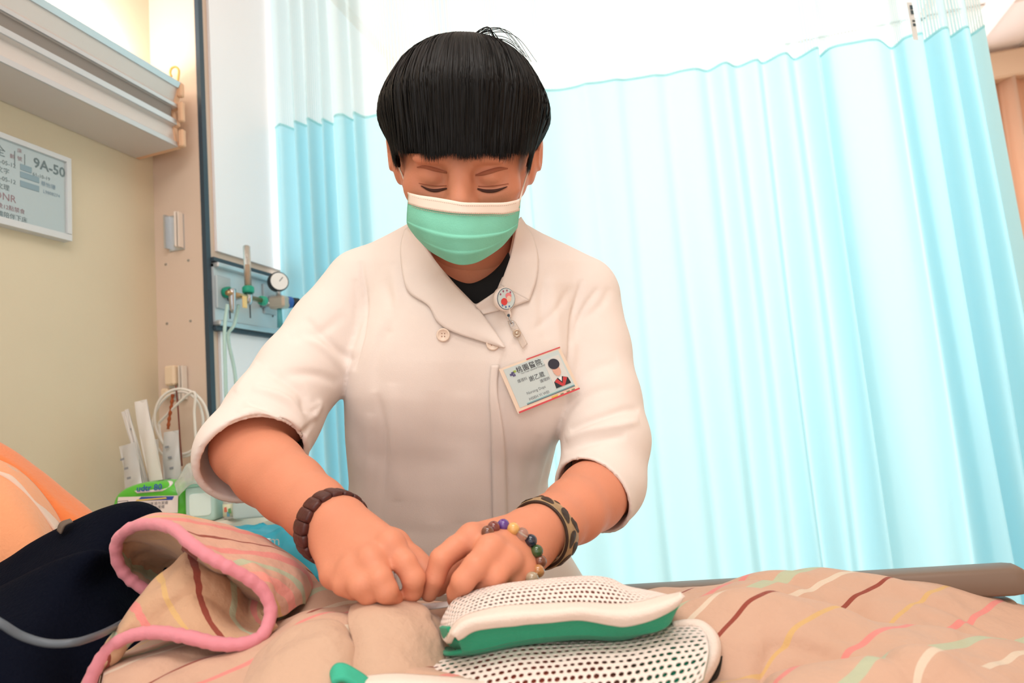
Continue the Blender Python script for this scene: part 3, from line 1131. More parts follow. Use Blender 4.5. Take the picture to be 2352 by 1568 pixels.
def side_skirt(sg):
    def f(e):
        out = []
        for t in ((1.0, 0.66, 0.33) if sg < 0 else (0.33, 0.66, 1.0)):
            q = e.copy()
            q[..., 0] += sg * 0.03 * t
            q[..., 2] = e[..., 2] * (1 - t) + np.minimum(e[..., 2], 0.686) * t
            out.append(q)
        return np.concatenate(out, 1)
    return f


def row(pts, w):
    """(px, py) list at one depth, or with own depth as a third entry"""
    return [(p[0], p[1], p[2] if len(p) > 2 else w) for p in pts]


# main quilt over the patient's legs ---------------------------------------
rows = [
    row([(245, 1790), (600, 1780), (1000, 1760), (1500, 1740), (2000, 1720), (2700, 1690)], 0.455),
    row([(245, 1640), (600, 1640), (1000, 1640), (1500, 1630), (2000, 1600), (2700, 1640)], 0.475),
    row([(245, 1600), (600, 1575), (850, 1545), (1050, 1550), (1400, 1590), (1700, 1580), (1790, 1562), (2000, 1518), (2130, 1503), (2240, 1535), (2352, 1570), (2700, 1650)], 0.510),
    row([(245, 1570), (600, 1540), (850, 1500), (1050, 1540), (1400, 1570), (1700, 1560), (1790, 1565), (2000, 1535), (2130, 1522), (2240, 1545), (2352, 1565), (2700, 1640)], 0.535),
    row([(245, 1540), (600, 1490), (700, 1440), (850, 1440), (1050, 1520), (1400, 1520), (1700, 1465), (1790, 1468), (2000, 1500), (2130, 1500), (2240, 1520), (2352, 1545), (2700, 1610)], 0.565),
    row([(245, 1520), (600, 1450), (700, 1408), (770, 1400), (850, 1396), (960, 1402), (1030, 1440), (1100, 1490), (1400, 1470), (1560, 1400), (1648, 1370), (1700, 1361), (1768, 1370), (1862, 1389), (1953, 1415), (2018, 1438), (2167, 1451), (2225, 1473), (2352, 1492), (2700, 1560)], 0.610),
    row([(245, 1500), (600, 1440), (700, 1420), (770, 1415), (850, 1412), (960, 1414), (1030, 1430), (1100, 1450), (1400, 1430), (1560, 1400), (1648, 1382), (1700, 1376), (1768, 1385), (1862, 1402), (1953, 1425), (2018, 1445), (2167, 1458), (2225, 1474), (2352, 1486), (2700, 1550)], 0.645),
    row([(245, 1480), (600, 1410), (700, 1360), (770, 1362), (850, 1380), (960, 1392), (1100, 1402), (1400, 1390), (1560, 1368), (1700, 1352), (1800, 1345), (1950, 1362), (2100, 1390), (2200, 1412), (2352, 1444), (2700, 1520)], 0.685),
    row([(245, 1470), (600, 1380), (650, 1355), (700, 1336), (770, 1348), (850, 1372), (960, 1390), (1100, 1396), (1400, 1376), (1500, 1357), (1554, 1356), (1645, 1350), (1725, 1329), (1808, 1316), (1880, 1314), (2000, 1325), (2087, 1340), (2188, 1356), (2279, 1381), (2352, 1402), (2700, 1490)], 0.725),
    row([(245, 1480), (600, 1390), (700, 1360), (850, 1390), (1100, 1400), (1400, 1382), (1645, 1365), (1880, 1340), (2087, 1362), (2279, 1400), (2352, 1425), (2700, 1510)], 0.775),
    row([(245, 1540), (600, 1450), (850, 1450), (1100, 1460), (1400, 1450), (1645, 1440), (1880, 1430), (2087, 1450), (2352, 1500), (2700, 1580)], 0.800),
]
quilt = thing('striped_quilt', 'tan quilt with thin brown, pink, yellow and mint stripes spread over the bed', 'quilt', (0.0, 0.55, 0.68))


def keep_up(W):
    W = W.copy()
    W[:, 2] = np.maximum(W[:, 2], 0.688)
    return W


q_main = sheet('quilt_cover', rows, 320, 140, QM, quilt, wrinkle=0.0055, freq=42, seed=3,
               uvfn=lambda W, u: np.c_[W[:, 0] - 0.85 * W[:, 1], W[:, 1]], solid=0.006, push=keep_up, skirt=[('near', near_skirt), ('left', side_skirt(-1)), ('right', side_skirt(1))])

# plain tan underside of the quilt turned over in front of the hands
UND = stripe_mat('quilt_underside', '#cbaa93', [(0.9, 0.03, '#d2b39c')], scale=1.0, bump=0.8)
flap = [row([(822, 1404), (850, 1394), (900, 1391), (958, 1398), (1008, 1426), (1052, 1480), (1085, 1530)], .612),
        row([(812, 1410), (842, 1393), (900, 1389), (955, 1399), (998, 1432), (1040, 1490), (1075, 1545)], .588),
        row([(806, 1440), (838, 1420), (895, 1420), (945, 1432), (985, 1468), (1020, 1520), (1060, 1570)], .560),
        row([(815, 1490), (845, 1470), (890, 1475), (935, 1490), (975, 1525), (1010, 1560), (1050, 1600)], .535),
        row([(800, 1560), (840, 1545), (880, 1545), (930, 1560), (980, 1590), (1010, 1620), (1050, 1660)], .508),
        row([(770, 1660), (830, 1650), (880, 1650), (930, 1660), (980, 1680), (1010, 1700), (1050, 1720)], .478)]


def tuck(g):
    g = g.copy()
    d, _ = poly_dist(g[..., :2].reshape(-1, 2), [(985, 1425), (1012, 1455), (1022, 1490), (1040, 1520)])
    g[..., 2] += (0.007 * np.exp(-(d / 10.0) ** 2)).reshape(g.shape[:2])
    return g


sheet('turned_flap', flap, 90, 70, UND, quilt, wrinkle=0.0030, freq=52, seed=17, solid=0.006, pre=tuck)
flap2 = [row([(560, 1545), (610, 1490), (660, 1452), (720, 1432), (770, 1432), (805, 1460), (835, 1520), (850, 1570)], .572),
         row([(550, 1560), (605, 1495), (660, 1455), (720, 1436), (768, 1440), (800, 1472), (828, 1530), (845, 1580)], .552),
         row([(540, 1600), (600, 1535), (655, 1500), (715, 1485), (762, 1490), (795, 1520), (822, 1565), (840, 1610)], .525),
         row([(530, 1650), (590, 1600), (650, 1575), (710, 1565), (760, 1570), (795, 1590), (822, 1620), (840, 1650)], .495),
         row([(520, 1740), (580, 1700), (650, 1680), (710, 1672), (760, 1675), (795, 1690), (822, 1710), (840, 1730)], .470)]
sheet('turned_flap', flap2, 80, 60, UND, quilt, wrinkle=0.0030, freq=50, seed=19, solid=0.006)

# rolled-back corner of the quilt with pink piping --------------------------
QL = stripe_mat('quilt_lining', '#c9a385', [(0.10, 0.05, YEL), (0.36, 0.055, BRN), (0.62, 0.05, MNT), (0.84, 0.07, PNK)], scale=2.0, warp=0.03, bump=0.7)
QT = stripe_mat('quilt_top', '#d6a994', [(0.06, 0.06, PNK), (0.20, 0.04, YEL), (0.32, 0.10, '#ee9f94'), (0.50, 0.05, MNT), (0.66, 0.08, PNK), (0.86, 0.03, BRN)], scale=1.6, warp=0.05, bump=0.6)
M_PIPE = mat('pink_piping', '#dc8d9a', 0.8, bump=0.4, bscale=160, sheen=0.2)
edge_low = [(195, 1600, .545), (215, 1545, .55), (250, 1490, .56), (300, 1460, .565), (360, 1452, .565), (430, 1462, .56), (500, 1478, .56), (560, 1478, .565), (600, 1460, .575), (618, 1425, .585)]
edge_up = [(618, 1425, .585), (620, 1390, .59), (600, 1352, .59), (565, 1325, .585), (520, 1300, .58), (475, 1275, .58), (435, 1245, .585), (400, 1215, .60), (355, 1203, .62), (310, 1208, .635), (275, 1232, .645), (266, 1265, .65), (275, 1300, .655), (300, 1330, .66), (345, 1362, .665)]
ridge = [(190, 1590, .56), (225, 1520, .575), (262, 1460, .585), (300, 1405, .60), (345, 1345, .61), (390, 1300, .62), (430, 1268, .63), (470, 1285, .64), (520, 1315, .65), (575, 1350, .66), (600, 1385, .65), (612, 1415, .60)]
mid1 = [(192, 1596, .55), (235, 1535, .56), (290, 1475, .57), (345, 1430, .575), (400, 1405, .58), (450, 1400, .58), (500, 1405, .59), (540, 1410, .605), (575, 1425, .62), (605, 1432, .60)]
mid2 = [(190, 1592, .552), (228, 1525, .565), (280, 1450, .572), (335, 1385, .585), (390, 1340, .595), (440, 1325, .60), (490, 1335, .61), (535, 1350, .63), (572, 1380, .65), (605, 1415, .61)]
sheet('front_fold', [edge_low, mid1, mid2, ridge], 150, 60, QL, quilt, wrinkle=0.0034, freq=75, seed=11, solid=0.005,
      uvfn=lambda W, u: np.c_[u[:, 0] * 0.9 + 0.1 * u[:, 1], u[:, 1]])
# outside of the upper roll, from the piping back to its silhouette
back_a = [(690, 1385, .66), (700, 1340, .67), (690, 1308, .68), (640, 1268, .69), (590, 1240, .70), (540, 1222, .70), (490, 1205, .70), (440, 1190, .70), (385, 1188, .70), (345, 1196, .70), (320, 1210, .70)]
back_m = [(652, 1412, .62), (660, 1370, .63), (645, 1330, .635), (600, 1292, .635), (550, 1262, .64), (505, 1238, .645), (455, 1215, .65), (410, 1198, .655), (362, 1195, .66), (322, 1202, .665), (295, 1220, .67)]
edge_up_a = edge_up[:11]
back_b = [(720, 1430, .72), (740, 1390, .74), (730, 1345, .76), (680, 1300, .78), (620, 1270, .79), (560, 1250, .79), (500, 1235, .79), (440, 1225, .78), (385, 1220, .77), (345, 1225, .76), (320, 1235, .75)]
sheet('upper_roll', [edge_up_a, back_m, back_a, back_b], 150, 60, QT, quilt, wrinkle=0.0032, freq=70, seed=12, solid=0.005,
      uvfn=lambda W, u: np.c_[0.75 * u[:, 0] + 0.45 * u[:, 1], u[:, 1]])
# inside of the upper roll
in_a = [(628, 1420, .60), (612, 1385, .61), (590, 1360, .62), (560, 1345, .625), (520, 1328, .63), (478, 1305, .64), (440, 1285, .65), (410, 1262, .66), (365, 1250, .675), (330, 1258, .685), (312, 1275, .69), (308, 1295, .69), (318, 1315, .69), (345, 1345, .69), (380, 1370, .69)]
in_b = [(630, 1430, .64), (618, 1405, .66), (598, 1390, .67), (570, 1378, .68), (535, 1362, .69), (500, 1345, .70), (470, 1330, .71), (440, 1312, .72), (405, 1300, .73), (380, 1302, .73), (368, 1312, .735), (362, 1325, .735), (368, 1340, .735), (385, 1362, .73), (410, 1385, .72)]
sheet('roll_lining', [edge_up, in_a, in_b], 150, 40, QL, quilt, wrinkle=0.003, freq=85, seed=13, solid=0.004,
      uvfn=lambda W, u: np.c_[u[:, 0] * 0.35 + 0.52, u[:, 1]])
pip = PA(np.array(crom(edge_low[:-1] + edge_up, 170)))
tw = 1 + 0.06 * np.sin(np.linspace(0, 80 * math.pi, 170)) + 0.04 * RNG.normal(size=170)
MB().tube(pip, 0.0056 * tw, 10).build('pink_piping', M_PIPE, quilt, True)

# navy fleece over the patient's chest ---------------------------------------
NV = mat('navy_fleece', '#0b0f1b', 0.95, bump=0.5, bscale=260, spec=0.05)
rows = [
    row([(-420, 1780), (-150, 1760), (60, 1740, .53), (180, 1720, .57), (330, 1690, .63)], 0.50),
    row([(-420, 1640), (-150, 1620), (60, 1600, .55), (180, 1580, .60), (330, 1560, .65)], 0.53),
    row([(-420, 1560), (-150, 1520), (40, 1480, .58), (180, 1465, .625), (330, 1470, .67)], 0.57),
    row([(-420, 1520), (-150, 1460), (20, 1410, .62), (160, 1360, .65), (250, 1345, .70), (320, 1400, .74)], 0.61),
    row([(-420, 1490), (-150, 1430), (0, 1355), (120, 1298), (220, 1270), (285, 1300, .74), (340, 1360, .77)], 0.675),
    row([(-420, 1490), (-150, 1440), (0, 1372), (120, 1312), (220, 1282), (290, 1305, .76), (340, 1360, .78)], 0.705),
    row([(-420, 1470), (-150, 1400), (0, 1330), (130, 1265), (240, 1222), (310, 1235, .765), (380, 1310, .78)], 0.745),
    row([(-420, 1440), (-150, 1370), (0, 1300), (70, 1255), (145, 1215), (230, 1178), (300, 1165), (345, 1175), (375, 1200), (430, 1260)], 0.79),
    row([(-420, 1450), (-150, 1385), (0, 1320), (145, 1240), (250, 1190), (310, 1178), (350, 1190), (378, 1220), (430, 1280)], 0.84),
    row([(-420, 1560), (-150, 1500), (0, 1440), (145, 1380), (300, 1330), (430, 1400)], 0.87),
]
nav = sheet('navy_fleece_blanket', rows, 140, 90, NV, None, wrinkle=0.0022, freq=26, seed=21, solid=0.006, push=keep_up, skirt=[('near', near_skirt), ('left', side_skirt(-1))])
tag(nav, 'dark navy fleece blanket bunched on the bed beside the orange pillow', 'blanket')
tb = [(-60, 1395, .50), (0, 1430, .50), (50, 1460, .505), (110, 1477, .51), (170, 1475, .515), (215, 1462, .535), (250, 1447, .57), (290, 1425, .63)]
MB().tube(PA(crom(tb, 50)), 0.0030, 10).build('drain_tube', mat('grey_tube', '#66707a', 0.35, trans=0.2), None, True)
tag(bpy.data.objects['drain_tube'], 'grey flexible tube looping across the navy fleece', 'tube')
gt = [(305, 1355, .63), (312, 1368, .62), (300, 1375, .62)]
# brown elastic tab on the fleece
st_ = sheet('fleece_tab', [row([(132, 1218), (140, 1200), (162, 1192)], .765), row([(140, 1226), (150, 1207), (168, 1198)], .755)], 12, 6, mat('tab_brown', '#6f6157', 0.7), None, solid=0.002)
tag(st_, 'small brown woven tab beside the pillow on the navy fleece', 'tab')

# orange pillow --------------------------------------------------------------
def pillow(name, C_, size, rot, m, parent, seed, band=None):
    nu, nv = 72, 40
    V = []
    for j in range(nv):
        ph = -math.pi / 2 + math.pi * j / (nv - 1)
        for i in range(nu):
            th = 2 * math.pi * i / nu
            sp = lambda x, e: math.copysign(abs(x) ** e, x)
            V.append((sp(math.cos(ph), 0.8) * sp(math.cos(th), 0.5), sp(math.cos(ph), 0.8) * sp(math.sin(th), 0.5), sp(math.sin(ph), 1.0)))
    V = np.array(V)
    edge = np.clip(np.abs(V[:, :2]).max(1), 0, 1)
    V[:, 2] *= (1 - 0.55 * edge ** 3)
    V = V * size
    V = V + 0.004 * vnoise(V, 28, seed)[:, None] * np.array([0.2, 0.2, 1.0])
    return V @ np.array(rot).T + C_, gridfaces(nv, nu, closed=True)


def rotm(ax, deg):
    return np.array(Matrix.Rotation(math.radians(deg), 3, ax))


PM = mat('orange_terry', '#f2854c', 0.9, bump=0.5, bscale=220, sheen=0.3, spec=0.1)
PM2 = mat('peach_terry', '#f0a478', 0.9, bump=0.5, bscale=220, sheen=0.3, spec=0.1)
pl = thing('orange_pillow', 'orange terry pillow with a pale band at the bed head', 'pillow', P(-60, 1300, 1.0))
back_rows = [row([(-330, 1120), (-240, 1000), (-120, 985), (0, 1030), (80, 1085), (150, 1140), (210, 1188), (240, 1230)], 1.06),
             row([(-345, 1140), (-250, 1020), (-120, 1003), (0, 1048), (70, 1098), (140, 1160), (190, 1205), (215, 1250)], 1.00),
             row([(-355, 1180), (-255, 1060), (-120, 1040), (0, 1085), (60, 1130), (120, 1180), (165, 1225), (190, 1280)], 0.98),
             row([(-355, 1260), (-255, 1180), (-120, 1165), (0, 1200), (60, 1230), (110, 1270), (150, 1300), (180, 1340)], 0.97)]
under = [row([(-320, 1220), (-235, 1110), (-120, 1100), (0, 1150), (80, 1200), (150, 1250), (200, 1290), (240, 1330)], 1.12)]
sheet('pillow_back', under + back_rows, 60, 40, PM, pl, wrinkle=0.0012, freq=30, seed=31, solid=0.01)
front_rows = [row([(-330, 1130), (-230, 1050), (-110, 1035), (0, 1066), (50, 1095), (95, 1145), (135, 1205), (150, 1260)], 0.975),
              row([(-340, 1150), (-240, 1070), (-110, 1056), (-10, 1088), (40, 1120), (85, 1170), (120, 1225), (140, 1280)], 0.945),
              row([(-350, 1210), (-245, 1145), (-110, 1135), (-10, 1165), (40, 1195), (80, 1230), (110, 1275), (130, 1320)], 0.90),
              row([(-350, 1320), (-245, 1275), (-110, 1265), (-10, 1290), (40, 1310), (80, 1335), (110, 1360), (130, 1390)], 0.87),
              row([(-300, 1400), (-100, 1420), (-10, 1430), (40, 1440), (80, 1450), (110, 1460), (130, 1470)], 0.86)]
sheet('pillow_front', front_rows, 60, 50, PM2, pl, wrinkle=0.002, freq=26, seed=33, solid=0.01)
bandr = [row([(-200, 1040), (-110, 1033), (0, 1063), (50, 1093), (95, 1143), (138, 1206)], 0.970), row([(-205, 1062), (-112, 1054), (-5, 1088), (40, 1117), (85, 1166), (128, 1222)], 0.940)]
sheet('pale_band', bandr, 40, 6, mat('pale_band', '#e9c9b6', 0.9, bump=0.3), pl, solid=0.003)

# ------------------------------------------------------------------ mesh restraint mitts
M_NETW = mat('mitt_mesh_white', '#eee0d8', 0.8, bump=0.2, bscale=500)
M_BINDW = mat('mitt_binding', '#eadbd0', 0.85, bump=0.4, bscale=420)
M_GREEN = mat('mitt_green', '#2c9c78', 0.8, bump=0.3, bscale=420, sheen=0.15)


def dense(rows, nu=160, nv=80):
    return interp_rows(rows, nu, nv)


def sample(g, u, v):
    nv, nu = g.shape[:2]
    x, y = np.clip(u, 0, 1) * (nu - 1), np.clip(v, 0, 1) * (nv - 1)
    i, j = np.minimum(x.astype(int), nu - 2), np.minimum(y.astype(int), nv - 2)
    fx, fy = (x - i)[:, None], (y - j)[:, None]
    return (g[j, i] * (1 - fx) + g[j, i + 1] * fx) * (1 - fy) + (g[j + 1, i] * (1 - fx) + g[j + 1, i + 1] * fx) * fy


def holed(name, rows, cu, cv, m, parent, hole=0.34, slant=0.0):
    """net cloth: every cell of the weave is a ring with a real hole"""
    g = dense(rows)
    key, pts, Fc = {}, [], []
    sq = [(0, 0), (.5, 0), (1, 0), (1, .5), (1, 1), (.5, 1), (0, 1), (0, .5)]

    def vid(u, v):
        k = (round(u, 4), round(v, 4))
        if k not in key:
            key[k] = len(pts)
            pts.append((u, v))
        return key[k]
    for j in range(cv):
        for i in range(-1 if j % 2 else 0, cu):
            off = 0.5 if j % 2 else 0.0
            o_ = [vid(min(max((i + off + a), 0), cu), j + b) for a, b in sq]
            x0, x1 = min(max(i + off, 0), cu), min(max(i + off + 1, 0), cu)
            if x1 - x0 < 0.6:
                f_ = list(dict.fromkeys(o_))
                if len(f_) > 2: Fc.append(tuple(f_))
                continue
            hr = hole * (0.85 + 0.3 * RNG.random())
            n_ = []
            for k in range(8):
                a = math.radians(-135 + 45 * k)
                pts.append((i + off + .5 + hr * math.cos(a), j + .5 + hr * math.sin(a)))
                n_.append(len(pts) - 1)
            for k in range(8):
                k2 = (k + 1) % 8
                Fc.append((o_[k], o_[k2], n_[k2], n_[k]))
    pts = np.array(pts)
    pp = sample(g, pts[:, 0] / cu, pts[:, 1] / cv)
    return mesh(name, PA(pp), Fc, m, parent, True, solid=0.0012)


def pad_mat(name, cols):
    m = bpy.data.materials.new(name)
    m.use_nodes = True
    nt = m.node_tree
    b = nt.nodes['Principled BSDF']
    b.inputs['Roughness'].default_value = 0.85
    uv = nt.nodes.new('ShaderNodeUVMap')
    sep = nt.nodes.new('ShaderNodeSeparateXYZ')
    nt.links.new(uv.outputs[0], sep.inputs[0])
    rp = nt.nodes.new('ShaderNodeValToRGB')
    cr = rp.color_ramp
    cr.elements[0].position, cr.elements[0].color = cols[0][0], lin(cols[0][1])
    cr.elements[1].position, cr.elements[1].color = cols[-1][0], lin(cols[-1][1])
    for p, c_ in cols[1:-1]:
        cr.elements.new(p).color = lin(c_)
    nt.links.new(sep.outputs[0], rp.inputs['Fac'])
    nt.links.new(rp.outputs['Color'], b.inputs['Base Color'])
    return m


def offs(rows, dy, dw):
    return [[(x, y + dy, w + dw) for x, y, w in r] for r in rows]


mitt = thing('mesh_mitt', 'white mesh restraint mitt with green side under the nurse\'s hands, upper of two', 'mitt', P(1300, 1460, 0.62), 'mesh restraint mitts')
top1 = row([(1012, 1440), (1022, 1412), (1055, 1372), (1140, 1346), (1240, 1333), (1345, 1325), (1400, 1330), (1440, 1348), (1500, 1360), (1552, 1372)], 0.585)
m1 = row([(1018, 1465), (1032, 1425), (1075, 1388), (1150, 1362), (1250, 1350), (1345, 1343), (1405, 1350), (1445, 1362), (1500, 1368), (1555, 1372)], 0.560)
m2 = row([(1030, 1478), (1038, 1445), (1072, 1416), (1140, 1400), (1250, 1390), (1330, 1387), (1405, 1390), (1465, 1387), (1520, 1374), (1560, 1366)], 0.535)
holed('mesh_panel', [top1, m1, m2], 48, 9, M_NETW, mitt)
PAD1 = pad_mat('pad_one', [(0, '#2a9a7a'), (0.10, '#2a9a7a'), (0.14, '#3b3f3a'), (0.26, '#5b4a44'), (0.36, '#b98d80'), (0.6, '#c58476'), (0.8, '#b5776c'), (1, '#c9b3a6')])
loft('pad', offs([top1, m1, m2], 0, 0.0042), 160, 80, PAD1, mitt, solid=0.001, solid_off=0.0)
wb_lo = row([(1052, 1466), (1062, 1462), (1100, 1441), (1200, 1430), (1260, 1426), (1330, 1420), (1400, 1431), (1440, 1434), (1500, 1417), (1548, 1392), (1566, 1372)], 0.520)
wb_md = row([(1040, 1458), (1050, 1446), (1090, 1425), (1190, 1413), (1260, 1408), (1330, 1402), (1400, 1409), (1450, 1410), (1508, 1396), (1552, 1378), (1568, 1364)], 0.517)
sheet('white_binding', [m2, wb_md, wb_lo], 80, 12, M_BINDW, mitt, wrinkle=0.0004, freq=120, seed=41, solid=0.004)
gr_lo = row([(1062, 1494), (1085, 1493), (1120, 1487), (1200, 1468), (1260, 1460), (1330, 1456), (1400, 1458), (1440, 1456), (1500, 1446), (1532, 1430), (1546, 1400)], 0.532)
sheet('green_side', [[(x, y - 1, w + 0.003) for x, y, w in wb_lo], gr_lo], 80, 12, M_GREEN, mitt, wrinkle=0.0006, freq=60, seed=42, solid=0.003)
gl = [row([(1012, 1438), (1020, 1462), (1034, 1478), (1055, 1492), (1064, 1495)], 0.555), row([(1030, 1440), (1036, 1452), (1044, 1462), (1056, 1470), (1064, 1478)], 0.533)]
sheet('green_corner', gl, 20, 8, M_GREEN, mitt, solid=0.003)
bot1 = row([(1020, 1500), (1085, 1500), (1200, 1478), (1330, 1464), (1440, 1464), (1546, 1410)], 0.55)
sheet('mitt_underside', [gr_lo, bot1, [(x, y - 22, w + .06) for x, y, w in bot1]], 40, 10, M_GREEN, mitt, solid=0.003)
sp = [(905, 1310, .60), (912, 1345, .605), (930, 1380, .618), (965, 1391, .62), (1000, 1390, .625), (1040, 1384, .62), (1065, 1378, .61)]
s1 = [[(x, y - 5, w) for x, y, w in sp], [(x + 3, y + 7, w - 0.006) for x, y, w in sp]]
sheet('tie_strap', s1, 40, 5, mat('strap_white', '#f3ece8', 0.7), mitt, solid=0.0015)

mitt2 = thing('mesh_mitt', 'white mesh restraint mitt with green lining nearest the camera, lower of two', 'mitt', P(1300, 1600, 0.5), 'mesh restraint mitts')
t2 = row([(905, 1545), (960, 1520), (1060, 1494), (1150, 1472), (1230, 1460), (1330, 1466), (1440, 1456), (1530, 1438), (1580, 1436), (1610, 1440)], 0.565)
n1 = row([(900, 1580), (980, 1548), (1080, 1525), (1180, 1505), (1270, 1498), (1340, 1492), (1440, 1486), (1530, 1470), (1590, 1464), (1622, 1462)], 0.53)
n2 = row([(900, 1625), (1000, 1595), (1100, 1575), (1200, 1555), (1280, 1548), (1345, 1542), (1440, 1535), (1530, 1520), (1595, 1510), (1628, 1500)], 0.50)
n3 = row([(890, 1700), (1000, 1680), (1100, 1660), (1200, 1640), (1280, 1630), (1350, 1625), (1440, 1615), (1520, 1600), (1585, 1580), (1615, 1560)], 0.47)
holed('mesh_panel', [t2, n1, n2, n3], 40, 13, M_NETW, mitt2)
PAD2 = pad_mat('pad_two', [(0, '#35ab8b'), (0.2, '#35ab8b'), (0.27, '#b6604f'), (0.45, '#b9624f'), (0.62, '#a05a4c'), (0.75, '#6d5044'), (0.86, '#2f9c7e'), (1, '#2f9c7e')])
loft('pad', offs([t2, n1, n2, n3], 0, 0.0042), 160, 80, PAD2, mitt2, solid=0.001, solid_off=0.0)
bo = [(1540, 1434, .568), (1580, 1428, .572), (1612, 1430, .575), (1640, 1452, .565), (1652, 1480, .55), (1648, 1515, .53), (1630, 1550, .51), (1600, 1590, .49), (1560, 1640, .475)]
bi = [(1545, 1442, .562), (1578, 1438, .562), (1604, 1442, .56), (1620, 1460, .55), (1626, 1485, .535), (1620, 1512, .515), (1604, 1542, .495), (1575, 1580, .475), (1540, 1625, .465)]
bm = [((a[0] + b[0]) / 2 + 3, (a[1] + b[1]) / 2 - 3, (a[2] + b[2]) / 2 - .004) for a, b in zip(bo, bi)]
sheet('white_binding', [bi, bm, bo], 50, 10, M_BINDW, mitt2, wrinkle=0.0003, freq=120, seed=45, solid=0.004)
sk = [[(x + 4, y + 4, w + .01) for x, y, w in bo], [(x + 8, y + 25, w + .02) for x, y, w in bo]]
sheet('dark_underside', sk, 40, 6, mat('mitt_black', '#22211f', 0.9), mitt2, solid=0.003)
cu_ = [row([(760, 1585), (830, 1560), (900, 1552), (980, 1556), (1060, 1562), (1120, 1570)], .505), row([(750, 1610), (830, 1580), (900, 1570), (980, 1574), (1060, 1582), (1120, 1592)], .49), row([(750, 1650), (830, 1620), (900, 1610), (980, 1615), (1120, 1630)], .48)]
sheet('white_cuff', cu_, 40, 12, M_BINDW, mitt2, solid=0.004)
ta = [row([(762, 1545), (770, 1530), (782, 1526), (800, 1532), (838, 1556), (846, 1570)], .50), row([(764, 1570), (780, 1562), (800, 1565), (830, 1585), (842, 1600)], .485)]
sheet('green_tab', ta, 24, 10, mat('tab_green', '#3fb495', 0.8, bump=0.3, bscale=300), mitt2, solid=0.004)

# ================================================================== bedside cabinet and its clutter
WB = 1.42
ZC = P(400, 1193, WB)[2]
cab = thing('bedside_cabinet', 'cream bedside cabinet between bed head and curtain', 'cabinet', (-1.03, 1.2, 0.0))
yb0, yb1 = 0.99, YC - 0.01
M_CAB = mat('cabinet_cream', '#e6d9c5', 0.5)
MB().box((-1.11, (yb0 + yb1) / 2, (ZC - 0.02) / 2 + 0.03), (0.36, yb1 - yb0, ZC - 0.08), bev=0.006).build('cabinet_body', M_CAB, cab)
MB().box((-1.105, (yb0 + yb1) / 2, ZC - 0.0155), (0.385, yb1 - yb0 + 0.02, 0.030), bev=0.008).build('cabinet_top', mat('cabinet_top', '#e9dfce', 0.4), cab)
MB().box((-1.11, (yb0 + yb1) / 2, 0.0175), (0.33, yb1 - yb0 - 0.04, 0.035)).build('plinth', M_DARK, cab)
for k in range(3):
    z = 0.14 + k * 0.19
    d = MB().box((-0.924, (yb0 + yb1) / 2, z), (0.014, yb1 - yb0 - 0.03, 0.17), bev=0.004).build('drawer', M_CAB, cab)
    h = MB().box((-0.911, (yb0 + yb1) / 2, z + 0.04), (0.012, 0.10, 0.012), bev=0.003).build('drawer_handle', M_ALU, cab)
    subpart(h, d)
    h.matrix_parent_inverse = Matrix.Identity(4)


def rounded(C_, h3, e=0.35, nu=36, nv=20, axes=None):
    """superellipsoid box centred at camera-frame C_, half sizes h3"""
    V = []
    sp = lambda x, q: math.copysign(abs(x) ** q, x)
    for j in range(nv):
        ph = -math.pi / 2 + math.pi * j / (nv - 1)
        for i in range(nu):
            th = 2 * math.pi * i / nu
            V.append((sp(math.cos(ph), e) * sp(math.cos(th), e), sp(math.sin(ph), e), sp(math.cos(ph), e) * sp(math.sin(th), e)))
    return np.array(V) * h3, gridfaces(nv, nu, closed=True)


# world frame for table things: e1 along the image right, level; e2 up; e3 away
E1 = np.array([math.cos(YAW), math.sin(YAW), 0]); E3 = np.array([-math.sin(YAW), math.cos(YAW), 0]); E2 = np.array([0, 0, 1.0])


def table_pt(px, w=WB):
    """point of the cabinet top under pixel column px at depth w"""
    lo, hi = 900.0, 1500.0
    for _ in range(40):
        mid = (lo + hi) / 2
        if P(px, mid, w)[2] > ZC: lo = mid
        else: hi = mid
    q = P(px, lo, w)
    return np.array([q[0], q[1], ZC])


def local(V, o):
    V = np.asarray(V)
    return o + V[..., 0:1] * E1 + V[..., 1:2] * E2 + V[..., 2:3] * E3


# wet-wipe packet
o = table_pt(366, 1.40)
hw, hh, hd = 0.080, 0.042, 0.042
wp = thing('wet_wipe_pack', 'green and white packet of wet wipes on the bedside cabinet', 'wipes', o)
V, Fc = rounded(None, np.array([hw, hh, hd]), 0.45)
V[:, 1] *= 1 - 0.30 * np.abs(V[:, 0] / hw) ** 3
V[:, 0] -= 0.012 * (V[:, 1] / hh) * np.sign(V[:, 0])
V = V + 0.0012 * vnoise(V, 90, 5)[:, None]
V[:, 1] -= V[:, 1].min()
mesh('packet', local(V, o), Fc, mat('wipe_green', '#5cc13c', 0.35, coat=0.3), wp)
fz = -hd - 0.0016
def wp_quad(pts, name, m, z=fz, bow=0.0):
    n = len(pts)
    return mesh(name, local(np.array([(x, y + 0.010, z) for x, y in pts]), o), [tuple(range(n))], m, wp, False)
def wp_oval(cx_, cy_, rx, ry, z, name, m):
    return wp_quad([(cx_ + rx * math.cos(a), cy_ + ry * math.sin(a)) for a in np.linspace(0, 2 * math.pi, 28)[:-1]], name, m, z)
WHT = mat('wipe_white', '#efe6e2', 0.4)
wp_quad([(-0.066, 0.012), (0.060, 0.010), (0.062, 0.044), (-0.058, 0.050)], 'label_panel', WHT)
wp_quad([(-0.060, 0.018), (-0.038, 0.018), (-0.038, 0.042), (-0.060, 0.042)], 'seal_frame', mat('seal_ink', '#6d6a72', 0.6), fz - 0.0004)
